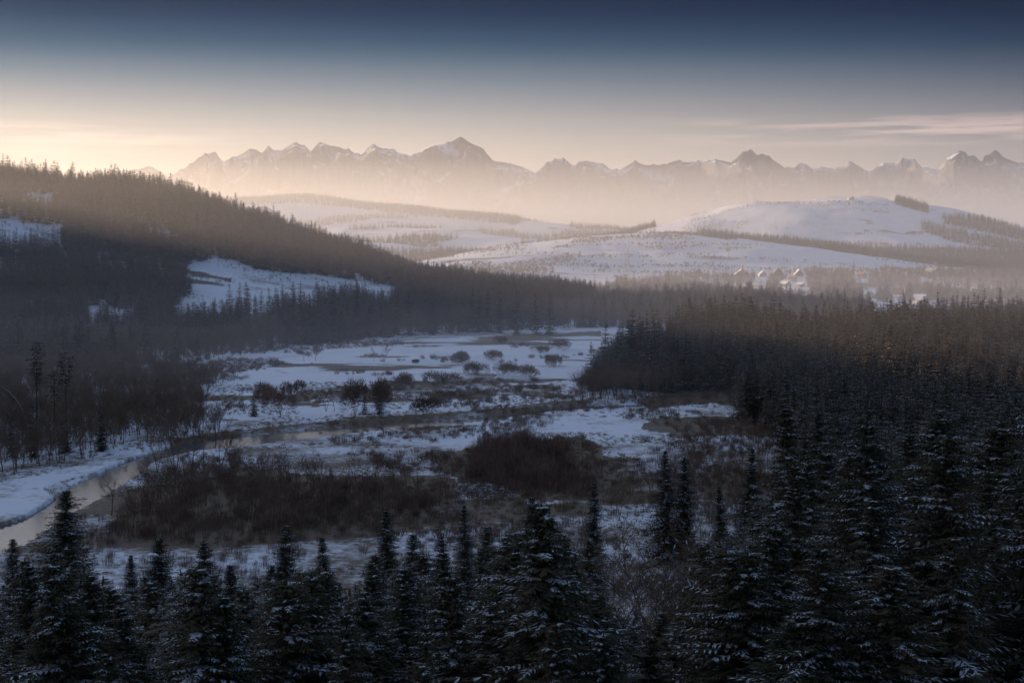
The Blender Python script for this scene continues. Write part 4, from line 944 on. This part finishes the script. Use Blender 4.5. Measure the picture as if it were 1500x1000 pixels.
# angle round from the sun, 1 toward the sun .. 0 away
dt = nt.nodes.new('ShaderNodeVectorMath'); dt.operation = 'DOT_PRODUCT'; L(nt, D_, dt.inputs[0]); dt.inputs[1].default_value = (-math.sin(SUN_AZ), math.cos(SUN_AZ), 0)
azf = mth(nt, 'MULTIPLY', mth(nt, 'SUBTRACT', dt.outputs['Value'], .03), 1.45, True)
azf = mth(nt, 'MULTIPLY', azf, mth(nt, 'SUBTRACT', 1.65, mth(nt, 'MULTIPLY', azf, .65)))
# elevations (z): y=363->0, 300->.030, 240->.059, 170->.093, 100->.126, 0->.173 ; ramp pos = z*4
warm = ramp(nt, [(0, (.52, .40, .29)), (.12, (.50, .39, .285)), (.235, (.42, .345, .27)), (.37, (.165, .185, .20)), (.50, (.032, .078, .125)), (.60, (.002, .024, .062)), (.68, (.0, .008, .028)), (.71, (.0, .008, .028)), (.72, (.02, .03, .05)), (.74, (.50, .52, .58)), (.85, (.55, .56, .60)), (1, (.20, .20, .23))], 'B_SPLINE')  # top stops: bright sky band added out of frame for the river's reflection
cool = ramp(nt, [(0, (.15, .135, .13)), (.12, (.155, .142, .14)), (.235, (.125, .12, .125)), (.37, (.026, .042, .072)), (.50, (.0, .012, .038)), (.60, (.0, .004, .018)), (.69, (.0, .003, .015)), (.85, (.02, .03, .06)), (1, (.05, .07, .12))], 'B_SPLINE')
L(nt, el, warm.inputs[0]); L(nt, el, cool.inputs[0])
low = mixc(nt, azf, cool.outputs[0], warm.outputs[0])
# thin clouds
mp = nt.nodes.new('ShaderNodeMapping'); mp.inputs['Scale'].default_value = (5.0, 5.0, 95.0); L(nt, D_, mp.inputs['Vector'])
cn = N(nt, 'ShaderNodeTexNoise', Scale=2.2, Detail=7.0, Roughness=.62); L(nt, mp.outputs[0], cn.inputs['Vector'])
def band(v, c, wd):  # 1 at c falling to 0 at c±wd
    a = mth(nt, 'ABSOLUTE', mth(nt, 'SUBTRACT', v, c)); return mth(nt, 'SUBTRACT', 1.0, mth(nt, 'DIVIDE', a, wd), True)
zf = sx.outputs['Z']; xf = sx.outputs['X']
c1 = mth(nt, 'MULTIPLY', band(zf, .0785, .0115), mth(nt, 'MULTIPLY', mth(nt, 'SUBTRACT', xf, .07), 7.0, True))
c1 = mth(nt, 'MULTIPLY', mth(nt, 'POWER', c1, .7), mth(nt, 'MULTIPLY', mth(nt, 'SUBTRACT', cn.outputs[0], .45), 7.0, True), True)
c2 = mth(nt, 'MULTIPLY', band(zf, .072, .016), mth(nt, 'MULTIPLY', mth(nt, 'SUBTRACT', -.14, xf), 7.0, True))
c2 = mth(nt, 'MULTIPLY', c2, mth(nt, 'MULTIPLY', mth(nt, 'SUBTRACT', cn.outputs[0], .42), 4.5, True), True)
low = mixc(nt, mth(nt, 'MULTIPLY', c1, .85), low, (.36, .27, .25))
low = mixc(nt, mth(nt, 'MULTIPLY', c2, .32), low, (.80, .64, .49))
hi = nt.nodes.new('ShaderNodeVectorMath'); hi.operation = 'SCALE'; hi.inputs['Scale'].default_value = .135  # unseen sky overhead, scaled and tinted to light the snow
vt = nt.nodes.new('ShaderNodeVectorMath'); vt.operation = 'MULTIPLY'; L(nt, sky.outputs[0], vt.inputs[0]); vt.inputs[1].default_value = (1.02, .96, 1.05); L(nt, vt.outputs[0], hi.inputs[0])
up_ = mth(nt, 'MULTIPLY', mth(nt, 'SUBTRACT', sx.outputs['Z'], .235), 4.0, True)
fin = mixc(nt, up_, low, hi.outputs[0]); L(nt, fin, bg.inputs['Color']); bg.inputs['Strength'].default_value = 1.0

# ------------------------------------------------------------------ render
sc.view_settings.view_transform = 'Standard'; sc.view_settings.look = 'None'; sc.view_settings.exposure = 1.0; sc.view_settings.gamma = 1
cy_ = sc.cycles; cy_.max_bounces = 4; cy_.diffuse_bounces = 2; cy_.glossy_bounces = 2; cy_.volume_bounces = 1; cy_.transmission_bounces = 2
cy_.use_denoising = True; cy_.use_adaptive_sampling = True; cy_.adaptive_threshold = .01; cy_.sample_clamp_indirect = 4
